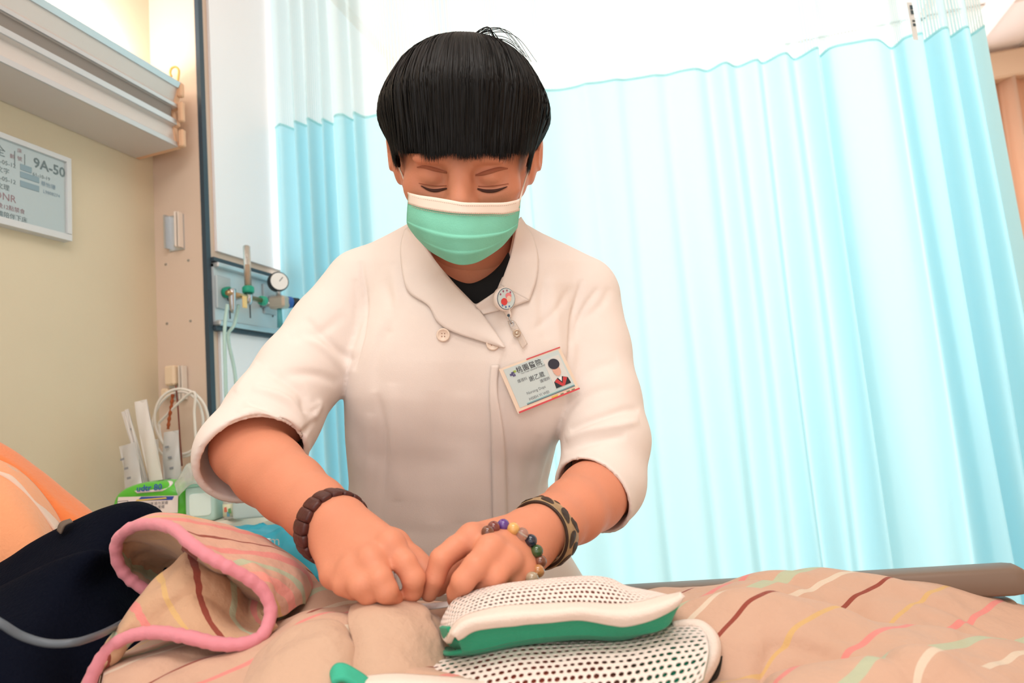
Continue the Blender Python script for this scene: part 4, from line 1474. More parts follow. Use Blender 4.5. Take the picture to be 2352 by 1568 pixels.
wp_quad([(-0.0588, 0.0192), (-0.0392, 0.0192), (-0.0392, 0.0408), (-0.0588, 0.0408)], 'seal_face', WHT, fz - 0.0007)
bl = mat('wipe_blue', '#3552a6', 0.5)
text_mesh('lettering', '3', lambda x, y: local(np.array([-0.052 + x, 0.040 + y, fz - 0.001]), o), MATS['seal_ink'], wp, 0.012)
text_mesh('lettering', 'PACK', lambda x, y: local(np.array([-0.0565 + x, 0.034 + y, fz - 0.001]), o), MATS['seal_ink'], wp, 0.006)
wp_quad([(-0.020, 0.040), (0.050, 0.036), (0.054, 0.043), (-0.012, 0.047)], 'blue_stripe', bl, fz - 0.0005)
for k in range(3):
    text_mesh('lettering', '純水柔膚加厚濕巾潔膚'[k:], lambda x, y, k=k: local(np.array([-0.030 + x, 0.039 - 0.0075 * k + y, fz - 0.001]), o), MATS['seal_ink'], wp, 0.0072)
# flap of the packet: a white and yellow seal bent over the top edge
fl_rows = []
for t in np.linspace(0, 1, 8):
    a = math.radians(8 + 75 * t)
    fl_rows.append([(x * (1 - 0.35 * (2 * t - 1) ** 2), 0.062 + 0.021 * math.sin(a), -hd * 0.55 - 0.020 * math.cos(a) + 0.012 * t) for x in np.linspace(-0.032, 0.045, 14)])
mesh('resealable_flap', local(np.array(fl_rows).reshape(-1, 3), o), gridfaces(8, 14), WHT, wp, solid=0.001)
fl2 = [[(x * (1 - 0.4 * t), 0.050 + 0.014 * t, -hd * 0.80 - 0.012 + 0.010 * t) for x in np.linspace(-0.022, 0.040, 12)] for t in np.linspace(0, 1, 4)]
mesh('yellow_patch', local(np.array(fl2).reshape(-1, 3), o), gridfaces(4, 12), mat('wipe_yellow', '#f0d268', 0.4), wp, solid=0.001)
text_mesh('lettering', 'udtr 80', lambda x, y: local(np.array([-0.020 + x, 0.068 + y, -hd * 0.60 - 0.0215 + 0.2 * y]), o), bl, wp, 0.017, 0.0004)

# sterile paper packets standing in a bunch behind the wipes
PK = mat('paper_packet', '#e4dfda', 0.6, bump=0.25, bscale=90)
PK2 = mat('clear_film', '#dcdad8', 0.25, trans=0.25, spec=0.5)
PINK_ = mat('packet_print', '#8d8f95', 0.6)
packs = [((318, 1120), (288, 1020), 44, 1.47, 'crinkled white packet bundle leaning far left behind the wipes'),
         ((345, 1110), (285, 945), 9, 1.50, 'narrow white straw packet leaning left behind the wipes'),
         ((352, 1110), (298, 940), 9, 1.51, 'narrow white straw packet with grey print leaning upright behind the wipes'),
         ((375, 1110), (328, 920), 34, 1.49, 'wide white paper strip, tallest of the packets behind the wipes'),
         ((405, 1115), (392, 990), 42, 1.53, 'clear film packet with grey print below the coiled cable'),
         ((362, 1115), (345, 1010), 30, 1.52, 'grey crumpled film packet in the middle of the bunch')]
for k, (a, b, wd_, w_, lab) in enumerate(packs):
    A, B = P(a[0], a[1], w_), P(b[0], b[1], w_ + 0.03)
    base = table_pt(a[0], w_)
    A = base + (A - base) * 0.0
    B = P(b[0], b[1], w_ + 0.03)
    t = thing('sterile_packet', lab, 'packet', A, 'sterile packets behind the wipes')
    hwid = wd_ / 2 / FPX * w_
    ax_ = (B - A) / np.linalg.norm(B - A)
    side = np.cross(ax_, FW); side /= np.linalg.norm(side)
    nrm = np.cross(side, ax_)
    L = np.linalg.norm(B - A)
    nn, mm = 26, 9
    body = MB()
    th = 0.006 if wd_ > 20 else 0.003
    sheets = []
    for sgn in (1, -1):
        G = []
        for j in range(nn):
            s_ = j / (nn - 1)
            for i in range(mm):
                q = 2 * i / (mm - 1) - 1
                d = th * (1 - q * q) * math.sin(math.pi * min(1, max(0, s_))) ** 0.4 + 0.002 * math.sin(9 * s_ + 3 * q + k) * (1 - s_ * 0.3)
                G.append(A + ax_ * L * s_ + side * hwid * q * (1 - 0.12 * s_ + 0.05 * math.sin(7 * s_ + k)) + nrm * (sgn * d + 0.012 * math.sin(2.5 * s_ + k) * s_))
        sheets.append(np.array(G))
    V = np.concatenate(sheets)
    f1 = gridfaces(nn, mm)
    Fc = f1 + [tuple(i + nn * mm for i in f[::-1]) for f in f1]
    mesh('wrapper', V, Fc, PK if k in (1, 2, 3) else PK2, t)
    if k in (0, 2, 4):
        for j in range(5):
            s_ = 0.30 + 0.13 * j
            c = A + ax_ * L * s_ - nrm * 0 + side * hwid * 0.2 * math.sin(j * 2.0)
            q = np.array([side * hwid * 0.22, ax_ * 0.0025])
            cc = c - FW * (th + 0.008)
            mesh('print_mark', [cc - q[0] - q[1], cc + q[0] - q[1], cc + q[0] + q[1], cc - q[0] + q[1]], [(0, 1, 2, 3)], PINK_, t, False)

# coiled call-bell cable hung on the holder
cbl = thing('call_bell_cable', 'white coiled call bell cable with plug hanging on the beige pier holder', 'cable', P(420, 1060, 1.60))
lp = []
for k in range(150):
    a = k / 149 * 2 * math.pi * 2.25 + math.pi * 0.55
    g_ = k / 149
    lp.append((412 + (58 + 6 * math.sin(a * 0.7)) * math.cos(a) + 6 * g_, 972 + (80 - 10 * g_) * math.sin(a) + 8 * math.sin(a * 0.5), 1.60 + 0.012 * math.sin(a * 0.45)))
lp += [(442, 900, 1.585), (446, 950, 1.58), (449, 1000, 1.575), (452, 1035, 1.57)]
MB().tube(PA(crom(lp, 260)), 0.0031, 8).build('cable', mat('cable_white', '#eae3da', 0.4), cbl, True)
pg = PA(crom([(451, 1030, 1.57), (453, 1050, 1.57), (456, 1078, 1.57)], 8))
MB().tube(pg, [0.004, 0.006, 0.008, 0.010, 0.011, 0.012, 0.012, 0.011], 12).build('plug', mat('plug_cream', '#efe4d2', 0.4), cbl, True)
cd1 = PA(crom([(397, 905, 1.60), (394, 930, 1.60), (389, 960, 1.60), (386, 985, 1.60)], 30))
MB().tube(cd1, 0.0035 * (1 + 0.25 * np.sin(np.arange(30) * 1.3)), 8).build('twisted_cord', mat('cord_rust', '#a9562f', 0.7), cbl, True)
cd2 = PA(crom([(404, 885, 1.60), (409, 940, 1.60), (413, 1000, 1.60), (418, 1070, 1.585)], 20))
MB().tube(cd2, 0.0018, 6).build('thin_cord', mat('cord_brown', '#83463a', 0.7), cbl, True)

# small things on the cabinet
o = table_pt(475, 1.37)
hx = 0.030
mb_ = thing('mint_tissue_box', 'pale mint plastic box in front of the wipes', 'box', o)
V, Fc = rounded(None, np.array([hx, 0.036, 0.03]), 0.25)
V[:, 1] -= V[:, 1].min()
mesh('box_body', local(V, o), Fc, mat('mint_box', '#cdeee6', 0.35, translucent=0.2), mb_)
V, Fc = rounded(None, np.array([hx * 0.72, 0.022, 0.002]), 0.3)
mesh('front_label', local(V + [0.002, 0.034, -0.030], o), Fc, mat('mint_label', '#dff4ef', 0.5), mb_)
V, Fc = rounded(None, np.array([hx * 1.02, 0.006, 0.031]), 0.25)
mesh('box_lid', local(V + [0, 0.074, 0], o), Fc, mat('mint_lid', '#a6dfcd', 0.4), mb_)
o = table_pt(531, 1.36)
bt = thing('medicine_bottle', 'small clear bottle with white cap and coloured label on the cabinet', 'bottle', o)
MB().lathe([(0.013, 0), (0.0145, 0.003), (0.0145, 0.034), (0.010, 0.042)], o, (0, 0, 1), 20).build('bottle_glass', mat('bottle_clear', '#f0efe6', 0.1, trans=0.5), bt, True)
MB().lathe([(0.0150, 0.006), (0.0150, 0.030)], o, (0, 0, 1), 20).build('bottle_label', mat('bottle_label', '#dfe3c4', 0.6), bt, True)
MB().lathe([(0.012, 0.042), (0.0125, 0.044), (0.0125, 0.056), (0.011, 0.058)], o, (0, 0, 1), 20).build('bottle_cap', mat('cap_white', '#f6f3ee', 0.4), bt, True)
for (dx, dz, cc) in ((-0.004, 0.020, '#d9795f'), (0.004, 0.017, '#6ba66a'), (0.001, 0.011, '#6aa0b5')):
    c = o + E2 * dz + E1 * dx - E3 * 0.0152
    mesh('label_picture', [c - E1 * .003 - E2 * .005, c + E1 * .003 - E2 * .005, c + E1 * .002 + E2 * .005, c - E1 * .003 + E2 * .004], [(0, 1, 2, 3)], mat('pic_' + cc[1:], cc, 0.6), bt, False)
for (px, w_, hx, hy, hz, col_, lab, nm) in (
        (510, 1.47, 0.022, 0.060, 0.02, '#dfe8e2', 'tall white carton behind the mint box', 'carton'),
        (560, 1.43, 0.028, 0.052, 0.03, '#e9efe9', 'pale frosted plastic tub half hidden by the nurse\'s forearm', 'plastic_tub'),
        (592, 1.36, 0.040, 0.036, 0.03, '#cfe6e4', 'low translucent blue tray next to the small bottle', 'plastic_tray')):
    o = table_pt(px, w_)
    t = thing(nm, lab, nm.split('_')[-1], o)
    V, Fc = rounded(None, np.array([hx, hy / 2, hz]), 0.22)
    V[:, 1] -= V[:, 1].min()
    mesh('body', local(V, o), Fc, mat(nm, col_, 0.35, trans=0.15), t)
    V, Fc = rounded(None, np.array([hx * 1.05, 0.0035, hz * 1.05]), 0.22)
    mesh('lid', local(V + [0, hy + 0.001, 0], o), Fc, mat(nm + '_lid', {'carton': '#eef0ea', 'plastic_tub': '#f2dcae', 'plastic_tray': '#dcefee'}[nm], 0.4), t)
# clear crumpled film bag over the wipes
bgr = [row([(398, 1108), (418, 1085), (432, 1066), (447, 1070), (462, 1085), (478, 1098)], 1.36),
       row([(402, 1120), (420, 1098), (436, 1080), (450, 1084), (466, 1098), (482, 1112)], 1.34),
       row([(410, 1140), (425, 1122), (440, 1112), (456, 1112), (470, 1122), (486, 1135)], 1.335)]
fbag = sheet('film_bag', bgr, 40, 20, mat('film_clear', '#f0f4f0', 0.12, trans=0.6, alpha=0.75, spec=0.6), None, wrinkle=0.003, freq=140, seed=51, solid=0.001)
tag(fbag, 'clear crumpled film bag lying over the wipes packet', 'bag')
# turquoise bag at the cabinet edge
tqr = [row([(470, 1222), (520, 1210), (570, 1206), (620, 1212), (650, 1208), (690, 1222), (735, 1250)], 1.16),
       row([(480, 1238), (530, 1228), (580, 1226), (625, 1228), (660, 1222), (700, 1240), (740, 1270)], 1.10),
       row([(500, 1262), (550, 1255), (600, 1255), (640, 1255), (670, 1258), (710, 1275), (745, 1300)], 1.05),
       row([(540, 1310), (580, 1305), (620, 1300), (660, 1300), (690, 1305), (720, 1320), (750, 1340)], 1.02),
       row([(560, 1370), (600, 1360), (640, 1360), (680, 1360), (700, 1365), (730, 1375), (755, 1390)], 1.01)]
tq = thing('turquoise_bag', 'crumpled turquoise plastic bag behind the rolled quilt corner', 'bag', P(620, 1340, 1.05))
sheet('bag_film', tqr, 70, 50, mat('turquoise_film', '#2fb4cc', 0.35, spec=0.5, translucent=0.25), tq, wrinkle=0.0045, freq=70, seed=61, solid=0.001)
text_mesh('lettering', 'm', lambda x, y: P(618, 1252, 1.035) + x * RT + y * UP, mat('bag_print', '#e9f6f7', 0.5), tq, 0.022)
rim = PA(crom([(560, 1240, 1.07), (590, 1239, 1.07), (620, 1240, 1.065)], 12))
MB().tube(rim, 0.003, 6).build('white_seam', mat('seam_white', '#d6f2f5', 0.5), tq, True)

# ================================================================== the nurse
nurse = thing('person', 'nurse in white jacket and green face mask leaning over the bed', 'person', (-0.36, 1.15, 0.0))
def skin_mat():
    m = mat('skin', '#da9173', 0.5, sss=0.0, bump=0.12, bscale=350, var=0.05, vscale=14, spec=0.3)
    b = m.node_tree.nodes['Principled BSDF']
    b.inputs['Subsurface Weight'].default_value = 0.12
    b.inputs['Subsurface Radius'].default_value = (0.010, 0.004, 0.002)
    b.inputs['Subsurface Scale'].default_value = 0.5
    return m
SKIN = skin_mat()
M_JACK = mat('white_jacket', '#ebe0d9', 0.8, bump=0.12, bscale=900, sheen=0.1, spec=0.15)


def K(x, y, w):
    return pc(x, y, w)


# --- head, neck
Hc = K(1066, 330, 0.862)                              # skull centre
tilt = math.radians(24)
hx = np.array([1.0, 0, 0]); hy = np.array([0, math.cos(tilt), -math.sin(tilt)]); hz = np.array([0, -math.sin(tilt), -math.cos(tilt)])
HR = np.array([hx, hy, hz])                            # local right, up, front


def H(x, y, z):
    return Hc + x * hx + y * hy + z * hz


hd = Field(Hc - [0.125, 0.20, 0.14], Hc + [0.125, 0.15, 0.16], 0.0022)
hd.ell(H(0, 0.010, -0.012), (0.076, 0.086, 0.092), 0.0, HR)
hd.ell(H(0, -0.028, 0.030), (0.066, 0.078, 0.062), 0.03, HR)            # face
hd.ell(H(0, -0.078, 0.040), (0.050, 0.045, 0.048), 0.03, HR)            # jaw and chin
for s in (-1, 1):
    hd.ell(H(s * 0.042, -0.042, 0.062), (0.028, 0.026, 0.022), 0.02, HR)  # cheekbones
    hd.ell(H(s * 0.033, -0.004, 0.084), (0.022, 0.010, 0.009), 0.012, HR)  # brow ridge
    hd.ell(H(s * 0.033, -0.026, 0.0905), (0.022, 0.013, 0.010), 0.014, HR, cut=True)  # eye socket
    hd.ell(H(s * 0.0335, -0.026, 0.074), (0.0160, 0.0135, 0.0145), 0.005, HR)      # lidded eyeball
    hd.ell(H(s * 0.068, -0.034, 0.006), (0.014, 0.034, 0.024), 0.012, HR)  # cheek in front of the ear
    # ear
    e0 = H(s * 0.084, -0.022, -0.006)
    hd.ell(e0, (0.009, 0.031, 0.019), 0.006, HR)
    hd.ell(H(s * 0.096, -0.012, -0.010), (0.005, 0.024, 0.016), 0.005, HR)
    hd.ell(H(s * 0.101, -0.016, -0.002), (0.006, 0.016, 0.009), 0.004, HR, cut=True)
hd.cone(H(0, -0.016, 0.084), H(0, -0.052, 0.104), 0.009, 0.013, 0.014)   # nose
hd.cone(H(-0.011, -0.056, 0.096), H(0.011, -0.056, 0.096), 0.009, 0.009, 0.008)
hd.cone(H(-0.016, -0.086, 0.084), H(0.016, -0.086, 0.084), 0.009, 0.009, 0.010)
hd.cone(H(0, -0.03, -0.035), K(1090, 690, 0.985), 0.056, 0.060, 0.03)       # neck
Vh, Fh = hd.mesh()
Vh = smooth_mesh(Vh, Fh, 2)


# --- arms and hands
def J(*a):
    return [K(*p) for p in a]


def arm(field, pts, rad, k=0.008):
    for a, b, r1, r2 in zip(pts[:-1], pts[1:], rad[:-1], rad[1:]):
        field.cone(a, b, r1, r2, k)


def finger(f, pts, rad, k=0.0022):
    P_ = [K(*p) for p in pts]
    for i in range(len(P_) - 1):
        f.cone(P_[i], P_[i + 1], rad[i] * 0.95, rad[i + 1] * 0.95, k if i else 0.007)


def knuckle(f, p, r, k=0.006):
    f.ell(K(*p), (r, r, r), k)


# image-left hand (the nurse's right)
lo, hi = K(440, 1420, 0.60), K(1010, 930, 0.60)
FA = Field((min(K(470, 1000, .90)[0], K(470, 1000, .60)[0]) - 0.02, K(800, 1430, .66)[1] - 0.01, 0.545), (K(1010, 1000, .62)[0] + 0.03, K(600, 950, .86)[1] + 0.03, 0.93), 0.0019)
el = (572, 1032, .825)
wr = (770, 1206, .668)
arm(FA, J((690, 858, .905), (628, 955, .865), el), (0.038, 0.042, 0.0435))
arm(FA, J(el, (618, 1080, .79), (668, 1122, .745), (724, 1168, .705), wr), (0.0435, 0.0415, 0.0370, 0.0325, 0.0285), 0.008)
pn = np.array([0.25, -0.35, 1.0])
MC = [(896, 1252, .612), (850, 1290, .598), (806, 1312, .600), (768, 1318, .612)]
for (p, q0, r) in zip(MC, ((800, 1188, .668), (782, 1200, .664), (764, 1214, .664), (748, 1230, .668)), (0.0135, 0.0135, 0.0130, 0.0125)):
    FA.cone(K(*q0), K(*p), 0.0175, r, 0.010)
FA.cone(K(790, 1215, .675), K(850, 1280, .632), 0.022, 0.018, 0.012)
FA.cone(K(752, 1245, .678), K(790, 1318, .640), 0.018, 0.013, 0.012)
finger(FA, [MC[0], (930, 1292, .598), (950, 1328, .594), (948, 1356, .600), (930, 1380, .610)], (0.0125, 0.0112, 0.0108, 0.0095, 0.0082))
finger(FA, [MC[1], (872, 1330, .580), (886, 1356, .578), (900, 1376, .592), (905, 1388, .605)], (0.0132, 0.0118, 0.0110, 0.0095, 0.0080))
finger(FA, [MC[2], (828, 1344, .580), (846, 1362, .582), (866, 1374, .602)], (0.0128, 0.0115, 0.0105, 0.0085))
finger(FA, [MC[3], (790, 1340, .592), (812, 1352, .592), (836, 1362, .610)], (0.0118, 0.0108, 0.0095, 0.0078))
finger(FA, [(850, 1232, .665), (905, 1252, .662), (948, 1286, .650), (968, 1304, .640), (980, 1318, .632)], (0.0180, 0.0150, 0.0118, 0.0108, 0.0085), 0.008)
for p in MC[:3]:
    knuckle(FA, (p[0] + 1, p[1] - 6, p[2] - 0.005), 0.0098, 0.007)
Va, Fa_ = FA.mesh()
Va = smooth_mesh(Va, Fa_, 1)

# image-right hand (the nurse's left)
FB = Field((K(965, 1300, .66)[0] - 0.02, K(1100, 1430, .66)[1] - 0.01, 0.545), (K(1450, 1000, .90)[0] + 0.03, K(1400, 1000, .86)[1] + 0.03, 0.95), 0.0019)
el2 = (1392, 1108, .850)
wr2 = (1222, 1228, .685)
arm(FB, J((1378, 920, .905), (1388, 1010, .882), el2), (0.038, 0.041, 0.0425))
arm(FB, J(el2, (1358, 1140, .80), (1318, 1172, .755), (1272, 1202, .715), wr2), (0.0420, 0.0395, 0.0350, 0.0305, 0.0275), 0.008)
MD = [(1085, 1236, .630), (1128, 1262, .612), (1166, 1292, .614), (1200, 1314, .626)]
for (p, q0, r) in zip(MD, ((1196, 1212, .684), (1211, 1222, .680), (1226, 1237, .680), (1238, 1252, .684)), (0.0132, 0.0132, 0.0128, 0.0122)):
    FB.cone(K(*q0), K(*p), 0.0165, r, 0.010)
FB.cone(K(1212, 1240, .692), K(1130, 1272, .645), 0.021, 0.017, 0.012)
FB.cone(K(1232, 1262, .694), K(1185, 1318, .645), 0.017, 0.013, 0.012)
finger(FB, [MD[0], (1046, 1258, .618), (1014, 1284, .608), (998, 1328, .606), (986, 1362, .610)], (0.0128, 0.0115, 0.0112, 0.0100, 0.0082))
finger(FB, [MD[1], (1092, 1300, .590), (1064, 1334, .585), (1050, 1360, .596), (1046, 1376, .606)], (0.0130, 0.0118, 0.0110, 0.0096, 0.0080))
finger(FB, [MD[2], (1136, 1324, .596), (1108, 1350, .600), (1086, 1376, .612), (1082, 1392, .618)], (0.0126, 0.0115, 0.0105, 0.0092, 0.0078))
finger(FB, [MD[3], (1180, 1338, .612), (1156, 1358, .614), (1140, 1378, .622)], (0.0116, 0.0105, 0.0095, 0.0078))
finger(FB, [(1130, 1250, .690), (1085, 1276, .680), (1040, 1304, .660), (1018, 1330, .645), (1004, 1350, .636)], (0.0180, 0.0150, 0.0120, 0.0108, 0.0085), 0.008)
for p in MD[:3]:
    knuckle(FB, (p[0] - 1, p[1] - 6, p[2] - 0.005), 0.0098, 0.007)
Vb, Fb_ = FB.mesh()
Vb = smooth_mesh(Vb, Fb_, 1)

# --- trunk and legs inside the clothes, coarse, so that the figure is whole
FT = Field(K(1070, 784, 1.0) - [0.36, 1.25, 0.20], K(1070, 784, 1.0) + [0.36, 0.25, 0.28], 0.009)
w2c = lambda p: np.array([(np.array(p) - CAM) @ RT, (np.array(p) - CAM) @ UP, (np.array(p) - CAM) @ FW])
pel = K(1062, 1330, 1.03)
chest = K(1075, 760, .985)
FT.ell(chest, (0.135, 0.14, 0.080), 0.0)
FT.cone(chest, pel, 0.09, 0.085, 0.02)
FT.cone(K(850, 675, .98), K(1325, 695, .98), 0.036, 0.036, 0.03)
FT.cone(K(850, 675, .98), K(690, 858, .905), 0.036, 0.036, 0.02)
FT.cone(K(1325, 695, .98), K(1378, 920, .905), 0.036, 0.036, 0.02)
FT.cone(chest, K(1085, 620, .965), 0.07, 0.052, 0.04)
for s in (-1, 1):
    hp, kn, ft = pel + s * 0.05 * np.array([1.0, 0, 0]), w2c((-0.36 + s * 0.09, 1.17, 0.46)), w2c((-0.36 + s * 0.09, 1.20, 0.09))
    FT.cone(hp, kn, 0.070, 0.055, 0.02)
    FT.cone(kn, ft, 0.055, 0.038, 0.02)
Vt, Ft_ = FT.mesh()
Vall = np.concatenate([Vh, Va, Vb, Vt])
Fall = np.concatenate([Fh, Fa_ + len(Vh), Fb_ + len(Vh) + len(Va), Ft_ + len(Vh) + len(Va) + len(Vb)])
body = mesh('body', c2w(Vall), Fall[:, ::-1], SKIN, nurse)

head_bvh = BVHTree.FromPolygons([Vector(v) for v in Vh], [tuple(int(i) for i in f) for f in Fh])


def hit(bvh, x, y, default):
    d = Vector(((x - CX) / FPX, (CY - y) / FPX, 1.0))
    r = bvh.ray_cast(Vector((0, 0, 0)), d.normalized())
    return r[0][2] if r[0] is not None else default


def drape(bvh, g, off, default=0.8):
    """(px, py) or (px, py, w) points -> depth of the surface, lifted by off towards the viewer"""
    g = np.asarray(g, float)
    out = []
    for p in g.reshape(-1, g.shape[-1]):
        dw = p[2] if len(p) > 2 else default
        out.append((p[0], p[1], hit(bvh, p[0], p[1], dw + off) - off))
    return np.array(out).reshape(g.shape[:-1] + (3,))


# brows and lashes laid on the face
BROW = mat('brow_hair', '#a8654c', 0.8)
LASH = mat('lash_dark', '#4a2a22', 0.7)
def strip(name, upper, lower, m, off, n=16, parent=nurse):
    g = np.stack([crom(np.array([(x, y, 0) for x, y in upper]), n)[:, :2], crom(np.array([(x, y, 0) for x, y in lower]), n)[:, :2]])
    mid = g.mean(0)
    g = np.stack([g[0], mid, g[1]])
    d = drape(head_bvh, g, off, 0.78)
    return mesh(name, PA(d.reshape(-1, 3)), gridfaces(3, n), m, parent, solid=0.0006)
strip('eyebrow', [(958, 383), (975, 380), (1000, 385), (1026, 394)], [(958, 385), (975, 387), (1000, 394), (1026, 398)], BROW, 0.0005)
strip('eyebrow', [(1092, 401), (1115, 392), (1145, 384), (1166, 386)], [(1092, 404), (1115, 402), (1145, 393), (1166, 388)], BROW, 0.0005)
strip('eyelashes', [(968, 426), (984, 432), (1002, 434), (1026, 431)], [(966, 427), (984, 438), (1003, 441), (1027, 434)], LASH, 0.0010)
strip('eyelashes', [(1097, 432), (1115, 435), (1140, 434), (1164, 428)], [(1096, 435), (1115, 442), (1140, 441), (1166, 429)], LASH, 0.0010)
LID = mat('lid_crease', '#a55f46', 0.7)
strip('lid_crease', [(962, 420), (985, 424), (1005, 426), (1026, 426)], [(962, 421), (985, 425.5), (1005, 427.5), (1026, 427)], LID, 0.0006)
strip('lid_crease', [(1098, 427), (1118, 427), (1142, 425), (1168, 421)], [(1098, 428), (1118, 428.5), (1142, 426.5), (1168, 422)], LID, 0.0006)

# --- hair: a bowl cut, cap plus separate locks
HX, HW = 1067.0, 0.858
prof = np.array([(96, 2), (99, 36), (104, 66), (112, 92), (125, 115), (150, 144), (180, 164), (210, 181), (240, 193), (265, 197), (288, 195), (310, 184), (345, 164), (365, 153), (385, 144), (430, 132), (480, 126)], float)
_py = np.arange(96, 481, 1.0); _pa = np.interp(_py, prof[:, 0], prof[:, 1])
_k = np.exp(-(np.arange(-24, 25) / 9.0) ** 2); _k /= _k.sum()
_ps = np.convolve(np.pad(_pa, 24, mode='edge'), _k, 'valid'); _b = np.clip((_py - 105) / 30, 0, 1)
prof = np.c_[_py, _pa * (1 - _b) + _ps * _b]
HAIR = mat('black_hair', '#0d0b0b', 0.6, spec=0.15)
HAIR2 = mat('black_hair_sheen', '#080707', 0.5, spec=0.22)


def hair_pt(phi, y, k=1.0):
    """phi: 0 front (towards the camera), +90 image right; y: pixel row at the head's own depth"""
    a = np.interp(y, prof[:, 0], prof[:, 1]) / FPX * HW
    front = np.interp(y, prof[:, 0], np.maximum.accumulate(prof[:, 1])) / FPX * HW
    c, s_ = np.cos(phi), np.sin(phi)
    wgt = np.clip((c - 0.15) / 0.6, 0, 1)
    aa = a * (1 - wgt) + front * wgt
    # front locks lie on the brow, the rest on the skull
    bz = np.where(c > 0, 0.98 - 0.10 * np.clip((y - 250) / 110, 0, 1), 0.95)
    u = (HX - CX) / FPX * HW + k * aa * s_
    v = (CY - y) / FPX * HW
    w = HW - k * aa * c * bz + 0.012 * np.clip((y - 96) / 60, 0, 1) * 0
    return np.array([u, v, w])


YARR = np.linspace(100.0, 480.0, 96)


def px_row(phi, ytarget):
    """hair row y (at skull depth) whose projection lands on pixel row ytarget"""
    q = hair_pt(phi, YARR)
    return float(np.interp(ytarget, CY - FPX * q[1] / q[2], YARR))


def hair_end(phi):
    d = abs(math.degrees(math.atan2(math.sin(phi), math.cos(phi))))
    if d < 40: t = 358
    elif d < 52: t = 350 - (d - 40) * 0.4
    elif d < 58: t = 350
    elif d < 66: t = 350 + (d - 58) * 5.2
    elif d < 74: t = 391
    elif d < 84: t = 391 - (d - 74) * 4.6
    elif d < 120: t = 345
    else: t = 345 + min(60, (d - 120) * 1.5)
    return t


nphi, nrow = 120, 34
capv = []
yes_ = [px_row(2 * math.pi * i / nphi, hair_end(2 * math.pi * i / nphi)) - 7 for i in range(nphi)]
for j in range(nrow):
    for i in range(nphi):
        ph = 2 * math.pi * i / nphi
        ye = yes_[i]
        y = 97 + (ye - 97) * (j / (nrow - 1)) ** 1.35
        capv.append(hair_pt(ph, y, 0.955))
capf = gridfaces(nrow, nphi, closed=True) + [tuple(range(nphi))]
hair = mesh('hair', c2w(np.array(capv)), capf, HAIR, nurse)
# locks: tapered ribbons running from the whorl to the cut line
LV, LF = [], []
rng = np.random.default_rng(3)
NL, NS = 11000, 12
wh = np.array([(1078 - HX) / FPX * HW, 0, 0])
for n in range(NL):
    ph = rng.uniform(-math.pi, math.pi)
    if rng.random() < 0.45: ph = rng.normal(0, 0.75)
    ye = px_row(ph, hair_end(ph) + rng.normal(0, 3.5) + 6 * math.sin(ph * 17) + 5 * math.sin(ph * 39 + 1) - (9 if -0.75 < ph < -0.42 else 0))
    t0 = 0.0 if rng.random() < 0.55 else rng.uniform(0, 0.6)
    lift = rng.uniform(0.960, 1.008)
    tw_ = rng.normal(0, 0.05)
    wdt = rng.uniform(0.0004, 0.0012)
    s_ = np.linspace(t0, 1, NS)
    pts = hair_pt(ph + tw_ * s_ + 0.22 * (1 - s_) * math.sin(2 * ph), 97 + (ye - 97) * s_ ** 1.5, lift + 0.004 * np.sin(9 * s_ + n)).T
    tn = np.gradient(pts, axis=0)
    side = np.cross(tn, pts - np.array([(HX - CX) / FPX * HW, (CY - 260) / FPX * HW, HW]))
    side /= np.linalg.norm(side, axis=1)[:, None] + 1e-9
    rl_ = rng.uniform(-0.6, 0.6)
    nr_ = np.cross(side, tn); nr_ /= np.linalg.norm(nr_, axis=1)[:, None] + 1e-9
    side = side * math.cos(rl_) + nr_ * math.sin(rl_)
    wv = wdt * np.sin(np.linspace(0.25 if t0 else 0.9, math.pi - 0.05, NS))[:, None]
    b0 = len(LV)
    for k in range(NS):
        LV.append(pts[k] - side[k] * wv[k]); LV.append(pts[k] + side[k] * wv[k])
    for k in range(NS - 1):
        a = b0 + 2 * k
        LF.append((a, a + 1, a + 3, a + 2))
lk = mesh('hair_locks', c2w(np.array(LV)), LF, HAIR2, nurse)
lk['kind'] = 'stuff'
# fly-away strands standing up from the whorl
fw_ = MB()
for k in range(46):
    a = rng.uniform(0, 1)
    if k < 34:
        hgt, rch = rng.uniform(8, 52), rng.uniform(60, 150)
        pp = [(1074 + rng.normal(0, 7), 118, .83), (1082 + 12 * a, 118 - 0.75 * hgt, .825), (1095 + rch * 0.35, 112 - hgt, .82), (1080 + rch * 0.75, 112 - hgt * 0.75 + 6, .825), (1085 + rch, 118 + rch * 0.12 + rng.uniform(-4, 10), .835)]
    elif k < 42:
        rch, hgt = rng.uniform(40, 110), rng.uniform(2, 10)
        pp = [(1066, 112, .83), (1050 - rch * .3, 104 - hgt, .83), (1050 - rch * .7, 106 - hgt * 0.5 + rch * 0.05, .835), (1048 - rch, 112 + rch * 0.14, .84)]
    else:
        pp = [(1070, 115, .83), (1062 + rng.normal(0, 4), 95, .83), (1056 + rng.normal(0, 5), 72 + rng.uniform(0, 15), .83)]
    fw_.tube(PA(crom(pp, 16)), np.linspace(0.00065, 0.00022, 16), 4)
fo = fw_.build('stray_hairs', HAIR, nurse, True)
fo['kind'] = 'stuff'

